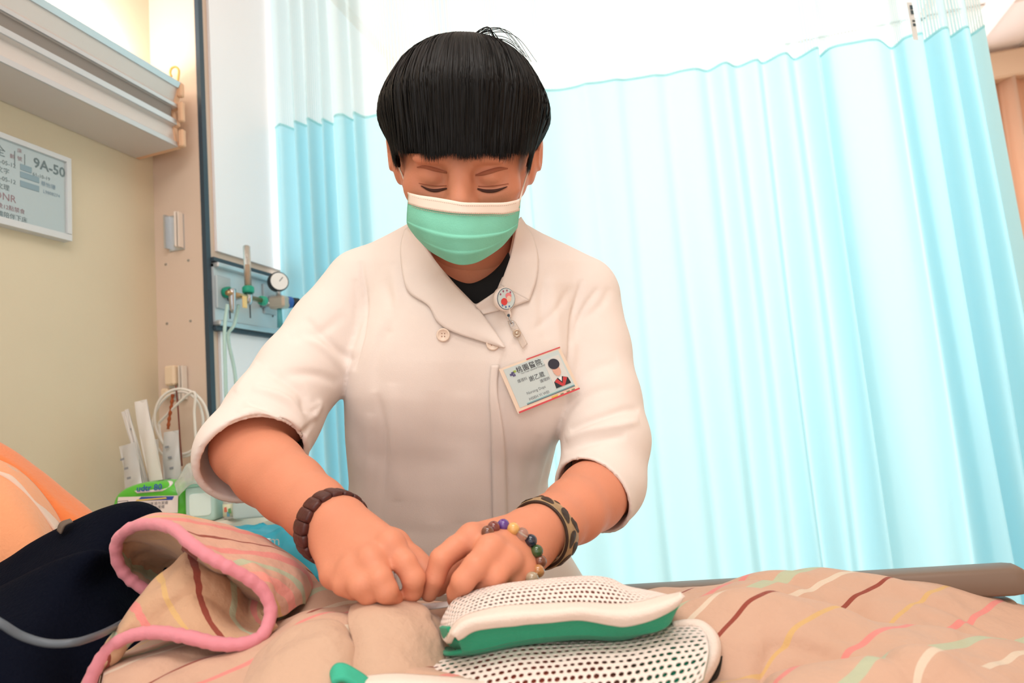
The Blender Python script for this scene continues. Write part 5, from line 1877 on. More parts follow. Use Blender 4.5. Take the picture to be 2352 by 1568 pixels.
# --- jacket -----------------------------------------------------------------
JH = 0.0026
FJ = Field((K(470, 900, .84)[0] - 0.03, K(1000, 1400, .98)[1] - 0.06, 0.72), (K(1480, 900, .95)[0] + 0.04, K(1000, 500, .95)[1] + 0.03, 1.16), JH)
tab = np.array([  # py, left x, right x, front depth, back depth
    (470, 985, 1150, .925, 1.02), (515, 960, 1185, .915, 1.04), (540, 925, 1215, .905, 1.06), (570, 880, 1270, .890, 1.075),
    (610, 850, 1325, .878, 1.085), (660, 835, 1345, .868, 1.09), (720, 828, 1340, .860, 1.09), (800, 818, 1325, .856, 1.09),
    (900, 797, 1304, .860, 1.085), (1000, 800, 1282, .872, 1.085), (1100, 808, 1258, .888, 1.085), (1180, 800, 1262, .902, 1.09),
    (1260, 788, 1300, .912, 1.10), (1340, 776, 1348, .916, 1.12), (1460, 760, 1400, .92, 1.14), (1560, 750, 1430, .92, 1.14)], float)
wc = (tab[:, 3] + tab[:, 4]) / 2
tv = (CY - tab[:, 0]) / FPX * wc
order = np.argsort(tv)
cu_t = ((tab[:, 1] + tab[:, 2]) / 2 - CX) / FPX * wc
au_t = (tab[:, 2] - tab[:, 1]) / 2 / FPX * wc
bw_t = (tab[:, 4] - tab[:, 3]) / 2
vmin, vmax = tv.min(), tv.max()
sl, (X, Y, Z) = FJ.sub((-9, vmin, -9), (9, vmax, 9))
yy = Y.ravel()
f1 = lambda arr: np.interp(yy, tv[order], arr[order])[None, :, None].astype(np.float32)
cu1, au1, cw1, bw1 = f1(cu_t), f1(au_t), f1(wc), f1(bw_t)
pe = 2.5
rr = ((np.abs(X - cu1) / au1) ** pe + (np.abs(Z - cw1) / bw1) ** pe) ** (1 / pe)
dd = (rr - 1) * np.minimum(au1, bw1) * 0.9
dd = np.maximum(dd, (Y - vmax + 0.012) * 1.0)
FJ.union(dd.astype(np.float32), sl, 0.0)
# shoulders
FJ.cone(K(985, 575, .975), K(842, 655, .975), 0.040, 0.050, 0.03)
FJ.cone(K(1165, 575, .975), K(1335, 668, .975), 0.040, 0.050, 0.03)
# bust
FJ.ell(K(965, 850, .905), (0.075, 0.085, 0.055), 0.05)
FJ.ell(K(1205, 860, .905), (0.070, 0.085, 0.055), 0.05)
# sleeves
SLL = J((838, 668, .970), (762, 762, .945), (690, 858, .905), (628, 955, .865), (575, 1045, .815), (600, 1075, .78))
arm(FJ, SLL, (0.0590, 0.0575, 0.0565, 0.0585, 0.0615, 0.059), 0.012)
SLR = J((1335, 690, .965), (1358, 800, .940), (1378, 920, .905), (1392, 1010, .880), (1382, 1105, .850), (1352, 1150, .80))
arm(FJ, SLR, (0.0550, 0.0525, 0.0530, 0.0550, 0.0530, 0.051), 0.012)


def cuff(field, c, d, pts, rad):
    """cut the sleeve open with the plane through c facing d, then hollow it"""
    d = np.array(d) / np.linalg.norm(d)
    m = 0.115
    sl_, (X_, Y_, Z_) = field.sub(np.array(c) - m, np.array(c) + m)
    pl_ = (X_ - c[0]) * d[0] + (Y_ - c[1]) * d[1] + (Z_ - c[2]) * d[2]
    dist = np.sqrt((X_ - c[0]) ** 2 + (Y_ - c[1]) ** 2 + (Z_ - c[2]) ** 2)
    a_ = field.a[sl_]
    field.a[sl_] = np.where(dist < 0.108, np.maximum(a_, pl_), a_)
    for a, b, r1, r2 in zip(pts[:-1], pts[1:], rad[:-1], rad[1:]):
        field.cone(a, b, r1 - 0.0052, r2 - 0.0052, 0.0, cut=True)


dL = K(724, 1168, .705) - K(560, 1020, .84)
dR = K(1272, 1202, .715) - K(1400, 1100, .86)
FJ_in_L = J((628, 955, .865), (575, 1045, .815), (600, 1075, .78), (625, 1105, .745))
cuff(FJ, K(588, 1044, .803), dL * 0.9 + np.array([-0.03, -0.05, -0.03]), FJ_in_L, (0.0585, 0.0615, 0.059, 0.058))
FJ_in_R = J((1392, 1010, .880), (1382, 1105, .850), (1352, 1150, .80), (1322, 1195, .75))
cuff(FJ, K(1354, 1142, .816), dR * 0.9 + np.array([-0.05, -0.05, -0.02]), FJ_in_R, (0.0550, 0.0530, 0.051, 0.050))
# gap between sleeve and trunk under each arm is left by the smooth union; the neckline is cut by a V prism
vp = [(930, 380), (972, 548), (1000, 600), (1045, 652), (1092, 700), (1140, 668), (1158, 620), (1172, 570), (1192, 470), (1200, 380)]
sl, (X, Y, Z) = FJ.sub((K(920, 500, .95)[0], K(1000, 710, .9)[1], 0.72), (K(1205, 500, .95)[0], 9, 1.16))
px_ = CX + FPX * X / Z + 0 * Y
py_ = CY - FPX * Y / Z + 0 * X
ins = inside_poly(np.stack([px_, py_], -1), vp) & ((Z + 0 * X + 0 * Y) < 0.985)
dpoly = np.full(px_.shape, 1e9, np.float32)
for i in range(len(vp) - 1):
    a, b = np.array(vp[i], float), np.array(vp[i + 1], float)
    d = b - a
    t = np.clip(((px_ - a[0]) * d[0] + (py_ - a[1]) * d[1]) / (d @ d), 0, 1)
    dpoly = np.minimum(dpoly, np.hypot(px_ - a[0] - t * d[0], py_ - a[1] - t * d[1]))
sd = np.where(ins, dpoly, -dpoly) * (0.9 / FPX)              # positive inside the V
sd = np.minimum(sd, 0.985 - (Z + 0 * X + 0 * Y))
FJ.a[sl] = np.maximum(FJ.a[sl], sd.astype(np.float32))
Vj, Fj = FJ.mesh()
Vj = smooth_mesh(Vj, Fj, 3)
# folds, seams and the front overlap, pressed into the cloth
Nj = vnormals(Vj, Fj)
q = to_px(Vj)
facing = np.clip(-(Nj * (Vj / np.linalg.norm(Vj, axis=1)[:, None])).sum(1) * 2.0 + 0.2, 0, 1)
disp = np.zeros(len(Vj))
creases = [  # polyline, depth mm (negative presses in), half width px
    ([(828, 600), (838, 680), (830, 760), (812, 850)], -3.0, 6), ([(815, 640), (822, 720), (806, 800)], -1.8, 9),
    ([(1338, 640), (1318, 720), (1312, 800), (1305, 880), (1298, 930)], -3.2, 6), ([(1375, 660), (1335, 720), (1318, 790)], -2.2, 7),
    ([(790, 720), (740, 760), (660, 780)], -1.2, 12), ([(810, 830), (770, 800), (700, 730)], -2.2, 9), ([(800, 860), (745, 800), (690, 770)], 1.8, 10),
    ([(780, 880), (720, 860), (640, 860)], -1.6, 12), ([(700, 950), (690, 900), (610, 850)], -2.6, 11), ([(705, 985), (660, 920), (580, 890)], 2.6, 10),
    ([(690, 1010), (640, 955), (560, 920)], -3.4, 8), ([(670, 1000), (620, 945), (545, 945)], 2.0, 8), ([(655, 990), (600, 955), (520, 975)], -1.8, 6),
    ([(725, 960), (700, 990), (670, 1030)], -3.0, 7), ([(715, 940), (735, 930), (700, 1000)], 2.0, 8), ([(590, 830), (560, 870), (540, 900)], 1.5, 10),
    ([(1310, 900), (1360, 850), (1420, 830)], -1.4, 12), ([(1300, 940), (1370, 900), (1430, 890)], -1.2, 12), ([(1310, 990), (1360, 965), (1440, 940), (1468, 945)], -2.6, 9),
    ([(1300, 1010), (1350, 990), (1430, 975), (1470, 965)], 2.4, 10), ([(1295, 1035), (1360, 1015), (1440, 1000)], -1.8, 9), ([(1330, 740), (1380, 700), (1400, 660)], -1.2, 9),
    ([(880, 640), (905, 720), (870, 800), (860, 900)], -1.6, 12), ([(900, 610), (910, 680), (895, 760)], 1.6, 12),
    ([(1255, 620), (1245, 700), (1255, 780)], -1.4, 12), ([(1220, 760), (1270, 720), (1310, 660)], -1.3, 9), ([(1270, 640), (1280, 760), (1290, 820)], 1.4, 14),
    ([(865, 900), (885, 1000), (880, 1120), (870, 1250)], -1.4, 9), ([(900, 880), (905, 1000), (915, 1150)], 1.2, 16), ([(850, 950), (845, 1080), (830, 1200)], 1.4, 12),
    ([(1240, 1000), (1215, 1100), (1225, 1200)], -1.2, 12), ([(1195, 960), (1190, 1080), (1200, 1200)], 1.2, 14), ([(1000, 900), (990, 1050), (1000, 1200)], -0.9, 22),
    ([(1060, 900), (1070, 1050), (1060, 1200)], 0.9, 24), ([(1290, 960), (1265, 1050), (1240, 1140)], -2.2, 7),
    ([(1128, 1000), (1130, 1100), (1132, 1250)], -0.8, 3),
]
for pl_, dp, hw_ in creases:
    d_, pos = poly_dist(q, crom(np.array([(x, y, 0) for x, y in pl_]), 12)[:, :2])
    fade = np.sin(np.pi * np.clip(pos, 0.0, 1.0)) ** 0.5
    disp += dp * 2.0e-3 * np.exp(-(d_ / hw_) ** 2) * fade
# front overlap: the left panel lies on the right one
ov = np.array([(1158, 797), (1148, 830), (1138, 862), (1146, 910), (1158, 1000), (1163, 1100), (1165, 1250), (1165, 1500)], float)
xo = np.interp(q[:, 1], ov[:, 1], ov[:, 0])
m_ = (q[:, 1] > 800) & (np.abs(q[:, 0] - 1060) < 260)
stp = 0.0022 * np.clip((q[:, 1] - 800) / 30, 0, 1) * 0.5 * (1 - np.tanh((q[:, 0] - xo) / 2.5)) * np.clip((q[:, 0] - 880) / 120, 0, 1)
disp += np.where(m_, stp, 0)
disp += 0.0010 * vnoise(Vj, 42, 77) + 0.0005 * vnoise(Vj, 95, 78)
Vj = Vj + Nj * (disp * facing)[:, None]
jacket = mesh('jacket', c2w(Vj), Fj[:, ::-1], M_JACK, nurse)
jb = BVHTree.FromPolygons([Vector(v) for v in Vj], [tuple(int(i) for i in f) for f in Fj])


def jpatch(name, inner, outer, nu, nv, off, m, rise=None, th=0.0016, bulge=0.0, parent=None, default=0.95):
    """cloth patch laid over the jacket between two edges; control points may name their own depth"""
    def ext(c):
        return np.array([(p[0], p[1], p[2] if len(p) > 2 else np.nan) for p in c])
    def curve(c):
        e = ext(c)
        xy = crom(np.c_[e[:, :2], np.zeros(len(e))], nu)[:, :2]
        wv = np.full(nu, np.nan)
        s_ = np.concatenate([[0], np.cumsum(np.linalg.norm(np.diff(e[:, :2], axis=0), axis=1))]); s_ /= s_[-1]
        tt_ = np.linspace(0, 1, nu)
        own = ~np.isnan(e[:, 2])
        if own.any():
            wv = np.interp(tt_, s_[own], e[own, 2])
            lim = s_[own].max()
            wv[tt_ > lim + 1e-6] = np.nan
        return xy, wv
    (a, wa), (b, wb_) = curve(inner), curve(outer)
    G = np.zeros((nv, nu, 3))
    for j in range(nv):
        t = j / (nv - 1)
        xy = a * (1 - t) + b * t
        for i in range(nu):
            h_ = hit(jb, xy[i, 0], xy[i, 1], np.nan)
            wx = wa[i] * (1 - t) + wb_[i] * t
            w = h_ - off - bulge * math.sin(math.pi * t) if not np.isnan(h_) else default
            if not np.isnan(wx):
                w = min(w, wx) if not np.isnan(h_) else wx
            G[j, i] = (xy[i, 0], xy[i, 1], w)
    for _ in range(3):
        Gs = G.copy()
        Gs[:, 1:-1, 2] = 0.25 * G[:, :-2, 2] + 0.5 * G[:, 1:-1, 2] + 0.25 * G[:, 2:, 2]
        G = Gs
    o_ = mesh(name, PA(G.reshape(-1, 3)), gridfaces(nv, nu), m, parent or nurse, solid=th, solid_off=0.0)
    return o_


# shawl collar and lapel on the image left
cl = jpatch('collar', [(938, 520, .905), (962, 545, .885), (990, 585, .868), (1040, 648, .850), (1092, 702, .846), (1130, 752), (1160, 798)],
            [(930, 528, .945), (920, 570, .905), (925, 630, .872), (940, 672, .862), (984, 702), (1004, 738), (1040, 762), (1100, 782), (1156, 798)], 60, 12, 0.0045, M_JACK, bulge=0.003)
cr_ = jpatch('collar', [(1190, 505, .905), (1182, 545, .890), (1172, 590, .875), (1158, 630, .862), (1150, 655, .856)],
             [(1196, 498, .945), (1222, 540, .920), (1236, 590, .890), (1232, 640, .872), (1216, 690, .862)], 44, 12, 0.0045, M_JACK, bulge=0.003)
cr2 = jpatch('lapel', [(1150, 655, .856), (1140, 668, .855), (1120, 682, .853), (1092, 702, .852)], [(1216, 690, .860), (1190, 700, .858), (1150, 712, .858), (1110, 722, .858)], 24, 8, 0.0030, M_JACK)
for o_ in (cl, cr_, cr2):
    subpart(o_, jacket)
pk_ = jpatch('placket', [(1128, 838), (1124, 900), (1128, 1000), (1131, 1120), (1132, 1230), (1130, 1330)], [(1146, 838), (1142, 900), (1157, 1000), (1163, 1120), (1165, 1230), (1165, 1330)], 70, 5, 0.0026, M_JACK, th=0.0018)
subpart(pk_, jacket)
# buttons
for (x, y) in ((1018, 769), (1132, 789)):
    w = hit(jb, x, y, .86) - 0.003
    c = P(x, y, w)
    r_ = 15.5 / FPX * w
    bq = MB().lathe([(r_ * .8, -0.001), (r_, 0.0), (r_, 0.0015), (r_ * .82, 0.0022), (r_ * .74, 0.0012), (r_ * .05, 0.0012)], c, -FW, 24)
    bo_ = bq.build('button', mat('button_cream', '#f0dccb', 0.3, spec=0.5), nurse, True)
    subpart(bo_, jacket)
    for dx in (-3.2, 3.2):
        for dy in (-3.2, 3.2):
            hl = MB().lathe([(0.0008, 0), (0.0008, 0.0004)], P(x + dx, y + dy, w - 0.0013), -FW, 8).build('button_hole', mat('thread_tan', '#a98a78', 0.7), nurse)
            subpart(hl, jacket)
# cuff hems
for (c0, pts_) in (('L', [(497, 1012), (520, 985), (560, 966), (600, 964), (640, 980), (672, 1012)]), ('R', [(1290, 1078), (1330, 1078), (1380, 1095), (1425, 1130)])):
    pass

# black undershirt inside the neckline
us = [row([(1010, 615), (1030, 634), (1058, 648), (1085, 651), (1118, 636), (1148, 610), (1168, 580)], .886),
      row([(1005, 625), (1024, 646), (1054, 672), (1088, 685), (1125, 662), (1152, 628), (1170, 590)], .876),
      row([(1000, 640), (1014, 665), (1048, 705), (1090, 735), (1130, 700), (1158, 650), (1172, 605)], .872)]
sheet('undershirt', us, 40, 14, mat('black_cotton', '#15171a', 0.9), nurse, solid=0.002)

# trousers and shoes below the bed line
MT = mat('white_trousers', '#e6ddd6', 0.8)
for s in (-1, 1):
    FTr = MB()
    c0, c1, c2 = np.array((-0.36 + s * 0.08, 1.16, 0.62)), np.array((-0.36 + s * 0.09, 1.17, 0.46)), np.array((-0.36 + s * 0.09, 1.20, 0.07))
    MB().tube(crom([c0, c1, c2], 14), np.linspace(0.095, 0.065, 14), 18).build('trouser_leg', MT, nurse, True)
    V, Fc = rounded(None, np.array([0.048, 0.035, 0.125]), 0.6)
    V[:, 1] *= 1 - 0.35 * np.clip(-V[:, 2] / 0.125, 0, 1)
    V[:, 1] -= V[:, 1].min()
    mesh('shoe', np.array((-0.36 + s * 0.09, 1.155, 0.001)) + np.c_[V[:, 0], V[:, 2], V[:, 1]], Fc, mat('shoe_white', '#e9e9e9', 0.5), nurse)

# ------------------------------------------------------------------ face mask
mask = thing('face_mask', 'mint green pleated surgical mask with white nose band on the nurse', 'mask', P(1062, 607, 0.79))
mr = [row([(940, 444, .800), (965, 450, .782), (1000, 455, .766), (1035, 461, .752), (1062, 466, .744), (1090, 467, .750), (1125, 467, .764), (1160, 466, .780), (1194, 459, .800)], 0),
      row([(938, 468, .802), (965, 477, .780), (1000, 484, .764), (1035, 489, .750), (1062, 491, .744), (1090, 492, .749), (1125, 492, .764), (1160, 492, .780), (1192, 484, .802)], 0),
      row([(936, 500, .806), (962, 510, .780), (1000, 520, .760), (1035, 527, .748), (1062, 530, .744), (1090, 530, .748), (1125, 528, .762), (1160, 524, .782), (1189, 505, .806)], 0),
      row([(937, 514, .812), (960, 530, .786), (995, 545, .764), (1030, 554, .752), (1062, 556, .747), (1095, 555, .752), (1130, 548, .766), (1162, 536, .786), (1187, 520, .812)], 0),
      row([(945, 528, .818), (968, 549, .792), (998, 566, .770), (1030, 578, .758), (1062, 582, .752), (1097, 578, .758), (1130, 565, .772), (1160, 547, .792), (1183, 527, .818)], 0),
      row([(958, 545, .824), (985, 572, .800), (1010, 588, .780), (1036, 601, .768), (1062, 607, .762), (1092, 602, .768), (1122, 586, .782), (1152, 564, .800), (1177, 535, .824)], 0)]


def pleat(g):
    nv, nu = g.shape[:2]
    t = np.linspace(0, 1, nv)[:, None]
    g = g.copy()
    for c, a in ((0.50, .0030), (0.78, .0022)):
        g[..., 2] -= a * (1 / (1 + np.exp(-(t - c) / 0.010))) * np.exp(-np.clip(t - c, 0, None) / 0.12)
    g[..., 2] += 0.0012 * vnoise(np.dstack([g[..., 0] / 60, g[..., 1] / 60]), 1.0, 4)
    return g


loft('mask_panel', mr, 60, 70, mat('mask_mint', '#7fd0b8', 0.75, bump=0.15, bscale=500, var=0.05, vscale=30), mask, fn=pleat, solid=0.0012)
bandm = [[(x, y - 1.5, w - 0.0012) for x, y, w in mr[0]], [(x, y, w - 0.0014) for x, y, w in mr[1]]]
loft('nose_band', bandm, 60, 6, mat('mask_white', '#f0e2d6', 0.75), mask, solid=0.0008)
for (t, nm) in ((0.22, 'stitch'), (0.90, 'stitch'), (1.12, 'stitch')):
    ln = [(a[0] * (1 - t) + b[0] * t, a[1] * (1 - t) + b[1] * t, a[2] * (1 - t) + b[2] * t - 0.0024) for a, b in zip(mr[0], mr[1])]
    pts = PA(crom(ln, 120))
    sb = MB()
    for k in range(4, 116, 2):
        sb.tube(pts[k:k + 2] * 1.0, 0.00035, 4)
    so_ = sb.build('stitch_line', mat('stitch_grey', '#c6ab9c', 0.7), mask)
    so_['kind'] = 'stuff'
for pts_ in ([(941, 452, .802), (934, 430, .822), (924, 402, .846), (912, 372, .862), (906, 352, .875)], [(1193, 466, .802), (1199, 440, .822), (1208, 408, .846), (1220, 375, .862), (1228, 352, .875)]):
    MB().tube(PA(crom(pts_, 24)), 0.0012, 6).build('ear_loop', MATS['mask_white'], mask, True)

# ------------------------------------------------------------------ badge reel and name card
reel = thing('badge_reel', 'round white badge reel with red and pink picture clipped to the collar', 'badge reel', P(1160, 715, 0.85))
wr_ = min(hit(jb, 1160, 686, .85), .852) - 0.012
rc = P(1162, 686, wr_)
rax = -FW * 0.80 + RT * 0.58
rad_ = 28 / FPX * wr_
MB().lathe([(rad_ * .85, -0.009), (rad_, -0.007), (rad_, -0.001), (rad_ * .95, 0.0)], rc, rax, 32).build('reel_case', mat('reel_white', '#f1e6de', 0.3, spec=0.5), reel, True)
rx_, ry_, rz_ = frame_of(rax)
ey = UP - rz_ * (UP @ rz_); ey /= np.linalg.norm(ey)
ex = np.cross(ey, rz_)
def disc(cx_, cy_, a, b, z, name, col, parent, base=rc, exx=ex, eyy=ey, ezz=rz_):
    n = 24
    V = [base + exx * (cx_ + a * math.cos(2 * math.pi * k / n)) + eyy * (cy_ + b * math.sin(2 * math.pi * k / n)) + ezz * z for k in range(n)]
    return mesh(name, V, [tuple(range(n))], mat('flat_' + col[1:], col, 0.5), parent, False)
R_ = rad_
disc(0, 0, R_ * .90, R_ * .90, 0.0006, 'picture_rim', '#55697f', reel)
disc(0, 0, R_ * .85, R_ * .85, 0.0009, 'picture_face', '#cfe0e2', reel)
disc(-R_ * .22, -R_ * .25, R_ * .32, R_ * .30, 0.0012, 'picture_red', '#dc4a4a', reel)
disc(R_ * .20, R_ * .25, R_ * .30, R_ * .26, 0.0012, 'picture_pink', '#ec8d92', reel)
disc(R_ * .25, R_ * .0, R_ * .24, R_ * .26, 0.0014, 'picture_skin', '#f1cdbd', reel)
for k, (a, cc) in enumerate(((150, '#a25b78'), (118, '#a25b78'), (86, '#a25b78'), (54, '#a25b78'), (235, '#5a7fb0'), (265, '#5a7fb0'), (295, '#5a7fb0'))):
    a = math.radians(a)
    disc(R_ * .68 * math.cos(a), R_ * .68 * math.sin(a), R_ * .08, R_ * .09, 0.0012, 'picture_mark', cc, reel)
wl = hit(jb, 1168, 725, .86) - 0.006
tabp = [(1155, 708, wl - .004), (1168, 726, wl)]
MB().tube(PA(crom([(1162, 708, wl - .003), (1168, 722, wl - .001), (1170, 730, wl)], 8)), [0.007, 0.006, 0.0055, 0.005, 0.005, 0.0045, 0.004, 0.003], 10, flat=0.4).build('reel_tab', MATS['reel_white'], reel, True)
MB().lathe([(0.0018, 0), (0.0018, 0.0006)], P(1168, 724, wl - 0.0045), -FW, 10).build('eyelet', M_DARK, reel)
MB().tube(PA(crom([(1169, 726, wl - .002), (1172, 735, wl - .002), (1175, 743, wl - .001)], 8)), 0.0012, 6).build('clip_wire', M_CHROME, reel, True)
rgp = [(1176 + 4.5 * math.cos(a), 744 + 5 * math.sin(a), wl - .001) for a in np.linspace(0, 2 * math.pi, 18)[:-1]]
MB().tube(PA(rgp), 0.0008, 6, closed=True).build('clip_ring', M_CHROME, reel, True)
sn = P(1187, 765, hit(jb, 1187, 765, .86) - 0.006)
stp_ = [row([(1166, 738), (1180, 736), (1196, 760), (1212, 790)], wl), row([(1172, 752), (1180, 762), (1192, 785), (1200, 802)], wl)]
stp_ = [[(x, y, hit(jb, x, y, .86) - 0.0035) for x, y, w in r] for r in stp_]
loft('clear_strap', stp_, 16, 6, mat('vinyl_clear', '#f0e4da', 0.15, trans=0.5, alpha=0.6, spec=0.5), reel, solid=0.0008)
MB().lathe([(0.0048, -0.001), (0.0050, 0.0), (0.0046, 0.002), (0.0034, 0.0022), (0.0032, 0.001), (0.002, 0.001), (0.0018, 0.0018), (0.0004, 0.0018)], sn, -FW, 20).build('snap_stud', mat('snap_metal', '#cbb9a6', 0.25, metal=0.8), reel, True)

card = thing('name_badge', 'hospital name badge card with portrait hanging tilted on the jacket', 'badge', P(1190, 952, 0.85))
cpx = {'tl': (1146, 848), 'tr': (1286, 797), 'br': (1332, 893), 'bl': (1190, 950)}
wcard = min(hit(jb, x, y, .87) for x, y in cpx.values() if True) - 0.006
cw_ = {k: (min(hit(jb, x, y, .875), .873) - 0.007) for k, (x, y) in cpx.items()}
# a flat plane through three corners
pts3 = {k: pc(x, y, cw_[k]) for k, (x, y) in cpx.items()}
n_ = np.cross(pts3['tr'] - pts3['bl'], pts3['tl'] - pts3['br']); n_ /= np.linalg.norm(n_)
if n_[2] > 0: n_ = -n_
c0 = sum(pts3.values()) / 4
lift_ = 0.0
for gx in np.linspace(0, 1, 7):
    for gy in np.linspace(0, 1, 6):
        top_ = np.array(cpx['tl']) * (1 - gx) + np.array(cpx['tr']) * gx
        bot_ = np.array(cpx['bl']) * (1 - gx) + np.array(cpx['br']) * gx
        xy = top_ * (1 - gy) + bot_ * gy
        d = pc(xy[0], xy[1], 1.0)
        wpl = (c0 @ n_) / (d @ n_)
        lift_ = max(lift_, wpl - (hit(jb, xy[0], xy[1], 2.0) - 0.003))
c0 = c0 - np.array([0, 0, lift_])


def card_pt(u, v, z=0.0):
    """u, v in 0..1 over the holder, v downwards; z lift towards the viewer"""
    top_ = np.array(cpx['tl']) * (1 - u) + np.array(cpx['tr']) * u
    bot_ = np.array(cpx['bl']) * (1 - u) + np.array(cpx['br']) * u
    xy = top_ * (1 - v) + bot_ * v
    d = pc(xy[0], xy[1], 1.0)
    p = d * ((c0 @ n_) / (d @ n_))
    return c2w(p + n_ * z)


def card_poly(pts, z, name, m, th=0.0004):
    n = len(pts)
    V = [card_pt(u, v, z) for u, v in pts] + [card_pt(u, v, z - th) for u, v in pts]
    Fc = [tuple(range(n))[::-1], tuple(range(n, 2 * n))] + [(k, (k + 1) % n, n + (k + 1) % n, n + k) for k in range(n)]
    return mesh(name, V, Fc, m, card, False)


card_poly([(0, 0), (1, 0), (1, 1), (0, 1)], 0.0, 'plastic_holder', mat('holder_vinyl', '#efdcc8', 0.2, spec=0.5), 0.0016)
card_poly([(0.45, -0.012), (1.0, -0.012), (1.0, 0.012), (0.45, 0.012)], 0.0006, 'red_edge', mat('edge_red', '#d8545c', 0.4))
card_poly([(0.02, 0.965), (1.0, 0.965), (1.0, 1.0), (0.02, 1.0)], 0.0006, 'red_edge', MATS['edge_red'])
card_poly([(0.06, 0.04), (0.955, 0.04), (0.955, 0.90), (0.06, 0.90)], 0.0004, 'card_face', mat('card_blue', '#cbdbdc', 0.45))
INK = mat('card_ink', '#4a4c52', 0.6)
INKL = mat('card_ink_light', '#7d8388', 0.6)
W0, H0 = 0.0838, 0.056


def ctext(s, u, v, size, m, bold=0.0):
    return text_mesh('lettering', s, lambda x, y: card_pt(u + x / W0, v - y / H0, 0.0008), m, card, size, bold)


for k_, ch_ in enumerate('桃園醫院'):
    ctext(ch_, 0.235 + 0.105 * k_, 0.20, 0.0082, INK, 0.00005)
ctext('Tao-Yuan General Hospital', 0.28, 0.255, 0.0030, INKL)
ctext('護理科', 0.185, 0.40, 0.0044, INKL)
ctext('謝乙葳', 0.36, 0.46, 0.0070, INK)
ctext('護理師', 0.50, 0.565, 0.0044, INKL)
ctext('Nursing Dept', 0.24, 0.70, 0.0046, INKL)
ctext('HSIEH YI WEI', 0.24, 0.83, 0.0046, INKL)
card_poly([(0.18, 0.885), (0.95, 0.885), (0.95, 0.898), (0.18, 0.898)], 0.0008, 'rule_line', mat('rule_navy', '#3d5f78', 0.5))
card_poly([(0.18, 0.862), (0.95, 0.862), (0.95, 0.872), (0.18, 0.872)], 0.0008, 'rule_line', mat('rule_aqua', '#6fb4b4', 0.5))
for (u, v, cc) in ((0.12, 0.17, '#5e5a86'), (0.155, 0.20, '#5e5a86'), (0.185, 0.13, '#a6bf5a'), (0.15, 0.145, '#5e5a86')):
    card_poly([(u, v), (u + 0.045, v), (u + 0.045, v + 0.045), (u, v + 0.045)], 0.0008, 'logo_mark', mat('flat_' + cc[1:], cc, 0.5))
card_poly([(0.56, 0.93), (0.66, 0.93), (0.66, 0.96), (0.56, 0.96)], 0.0008, 'sticker_mark', mat('flat_e8c45a', '#e8c45a', 0.5))
for u in (0.70, 0.80, 0.88):
    card_poly([(u, 0.94), (u + 0.05, 0.94), (u + 0.05, 0.96), (u, 0.96)], 0.0008, 'sticker_mark', mat('flat_8a8f6a', '#8a8f6a', 0.5))
# small portrait print
card_poly([(0.67, 0.14), (0.93, 0.14), (0.93, 0.80), (0.67, 0.80)], 0.0007, 'portrait_ground', mat('flat_dde0dd', '#dde0dd', 0.5))
ell = lambda cu, cv, a, b, n=20, t0=0, t1=2 * math.pi: [(cu + a * math.cos(t), cv + b * math.sin(t)) for t in np.linspace(t0, t1, n)[:-1]]
card_poly([(0.68, 0.80), (0.69, 0.66), (0.76, 0.60), (0.84, 0.60), (0.91, 0.66), (0.92, 0.80)], 0.0010, 'portrait_gown', mat('flat_2f3b40', '#2f3b40', 0.5))
card_poly([(0.70, 0.66), (0.75, 0.61), (0.80, 0.74), (0.85, 0.61), (0.90, 0.66), (0.82, 0.80), (0.78, 0.80)], 0.0012, 'portrait_sash', mat('flat_c8464a', '#c8464a', 0.5))
card_poly([(0.77, 0.60), (0.83, 0.60), (0.80, 0.70)], 0.0014, 'portrait_collar', mat('flat_f2f2f4', '#f2f2f4', 0.5))
card_poly(ell(0.80, 0.44, 0.058, 0.125), 0.0014, 'portrait_face', mat('flat_e3b3a0', '#e3b3a0', 0.5))
card_poly(ell(0.80, 0.29, 0.085, 0.115), 0.0016, 'portrait_hair', mat('flat_3a3c48', '#3a3c48', 0.5))

# ------------------------------------------------------------------ bracelets
def ring_frame(c, ax):
    z = np.array(ax) / np.linalg.norm(ax)
    x = np.cross([0, 1.0, 0], z); x /= np.linalg.norm(x)
    return np.array(c), x, np.cross(z, x), z


def ring_pt(fr_, a, ra_, rb_, h=0.0):
    c, x, y, z = fr_
    return c + x * ra_ * math.cos(a) + y * rb_ * math.sin(a) + z * h


def seg_mesh(fr_, a0, a1, r0, r1, hw_, bulge, ra_k=1.0, rb_k=1.0, na=5, nc=10):
    """one bead of a bangle: rounded block spanning an angle"""
    V = []
    for i in range(na):
        a = a0 + (a1 - a0) * i / (na - 1)
        ed = 1 - 0.10 * abs(2 * i / (na - 1) - 1) ** 4
        for k in range(nc):
            t = 2 * math.pi * k / nc
            cx_, sy = math.cos(t), math.sin(t)
            rr_ = (r0 + r1) / 2 + (r1 - r0) / 2 * math.copysign(abs(cx_) ** 0.4, cx_) * ed
            hh_ = hw_ * math.copysign(abs(sy) ** 0.4, sy) * ed
            V.append(ring_pt(fr_, a, rr_ * ra_k, rr_ * rb_k, hh_))
    Fc = gridfaces(na, nc, closed=True) + [tuple(range(nc))[::-1], tuple((na - 1) * nc + k for k in range(nc))]
    return c2w(np.array(V)), Fc


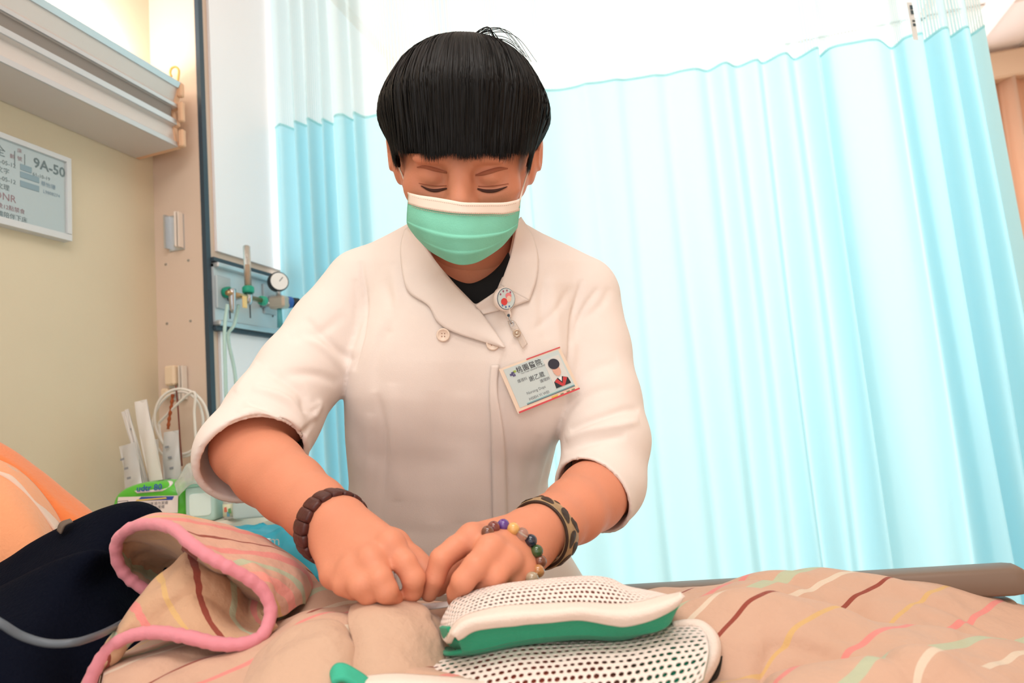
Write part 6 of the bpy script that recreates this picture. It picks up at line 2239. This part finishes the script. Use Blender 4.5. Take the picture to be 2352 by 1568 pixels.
dfa = K(800, 1235, .648) - K(724, 1168, .705)
frA = ring_frame(K(764, 1210, .675), dfa + np.array([0.004, 0.012, 0.0]))
bra = thing('wooden_bracelet', 'dark brown wooden segment bracelet on the arm at image left', 'bracelet', P(720, 1300, .67))
WOOD = mat('dark_wood', '#4b2420', 0.42, bump=0.35, bscale=160, var=0.25, vscale=60, spec=0.4)
NB = 18
for k in range(NB):
    a0 = 2 * math.pi * (k + 0.025) / NB
    a1 = 2 * math.pi * (k + 0.975) / NB
    V, Fc = seg_mesh(frA, a0, a1, 0.0298, 0.0375, 0.0112, 0)
    mesh('bead', V, Fc, WOOD, bra)
MB().tube(c2w(np.array([ring_pt(frA, 2 * math.pi * k / 60, 0.0335, 0.0335) for k in range(60)])), 0.001, 6, closed=True).build('elastic_cord', mat('cord_black', '#1d1412', 0.7), bra, True)

dfb = K(1200, 1245, .668) - K(1272, 1202, .715)
frB = ring_frame(K(1248, 1222, .703), dfb + np.array([0.006, 0.008, 0.0]))
ban = thing('carved_bangle', 'wide cream bangle carved with dark leaves on the arm at image right', 'bangle', P(1290, 1305, .71))
nA, nC = 90, 14
V = []
for i in range(nA):
    a = 2 * math.pi * i / nA
    for k in range(nC):
        t = 2 * math.pi * k / nC
        V.append(ring_pt(frB, a, 0.0325 + 0.0036 * math.copysign(abs(math.cos(t)) ** .7, math.cos(t)), 0.0325 + 0.0036 * math.copysign(abs(math.cos(t)) ** .7, math.cos(t)), 0.0128 * math.copysign(abs(math.sin(t)) ** .7, math.sin(t))))
Fc = gridfaces(nA, nC, closed=True) + [((nA - 1) * nC + k, (nA - 1) * nC + (k + 1) % nC, (k + 1) % nC, k) for k in range(nC)]
mesh('band', c2w(np.array(V)), Fc, mat('bangle_cream', '#a98c69', 0.45, bump=0.3, bscale=200, var=0.2, vscale=80), ban)
LEAF = mat('leaf_dark', '#3b2a22', 0.45, bump=0.4, bscale=200)
for i in range(18):
    a = 2 * math.pi * i / 18
    sh = 1 if i % 2 else -1
    lv = []
    for t in np.linspace(0, 2 * math.pi, 15)[:-1]:
        aa = 0.24 * math.cos(t) * (1 + 0.15 * math.cos(t))
        hh_ = 0.0058 * math.sin(t) * (1 - 0.3 * math.cos(t))
        h_ = sh * 0.0050 + hh_ + 0.012 * aa * sh
        lv.append(ring_pt(frB, a + aa, 0.0364 - 0.35 * abs(h_) ** 1.5, 0.0364 - 0.35 * abs(h_) ** 1.5, h_))
    lc = [ring_pt(frB, a, 0.0370, 0.0370, sh * 0.0050)]
    V = np.array(lv + lc)
    n = len(lv)
    mesh('carved_leaf', c2w(V), [(k, (k + 1) % n, n) for k in range(n)], LEAF, ban)
for h_ in (-0.0122, 0.0122):
    MB().tube(c2w(np.array([ring_pt(frB, 2 * math.pi * k / 70, 0.0330, 0.0330, h_) for k in range(70)])), 0.0016, 6, closed=True).build('dark_rim', LEAF, ban, True)

frC = ring_frame(K(1190, 1256, .672), dfb + np.array([0.016, 0.050, 0.0]))
bd = thing('bead_bracelet', 'bracelet of round coloured stone beads around the hand at image right', 'bracelet', P(1235, 1325, .66))
bead_px = [(1134, 1211, .655, '#7b3a35'), (1156, 1206, .645, '#5b3a86'), (1179, 1214, .636, '#d9a763'), (1199, 1226, .632, 'glass'), (1219, 1241, .632, '#22283a'),
           (1233, 1265, .636, '#3f5a35'), (1241, 1289, .644, '#7a4a38'), (1236, 1311, .654, '#c58a55'), (1222, 1328, .664, '#b9a58a'), (1120, 1222, .668, '#6b4030')]
hb = BVHTree.FromPolygons([Vector(v) for v in Vb], [tuple(int(i) for i in f) for f in Fb_])
bead_px = [(x, y, min(w + 0.02, hit(hb, x, y, w + 0.004) - 0.0045), cc) for x, y, w, cc in bead_px]
for x, y, w, cc in bead_px:
    m = mat('bead_glass', '#f6ece6', 0.03, trans=0.9, spec=0.6) if cc == 'glass' else mat('bead_' + cc[1:], cc, 0.12, spec=0.6, coat=0.4, var=0.2, vscale=90)
    V, Fc = [], None
    c = K(x, y, w)
    r_ = 0.0060
    nv, nu = 12, 20
    for j in range(nv):
        ph = -math.pi / 2 + math.pi * j / (nv - 1)
        for i in range(nu):
            th = 2 * math.pi * i / nu
            V.append(c + r_ * np.array([math.cos(ph) * math.cos(th), math.sin(ph), math.cos(ph) * math.sin(th)]))
    mesh('bead', c2w(np.array(V)), gridfaces(nv, nu, closed=True), m, bd)
cp_ = [(b[0], b[1], b[2]) for b in [bead_px[-1]] + bead_px[:-1]]
cp_ = [(1130, 1240, .70)] + cp_ + [(1205, 1330, .69)]
MB().tube(PA(crom(cp_, 60)), 0.0007, 6).build('cord', mat('cord_clear', '#d8c4b4', 0.4), bd, True)
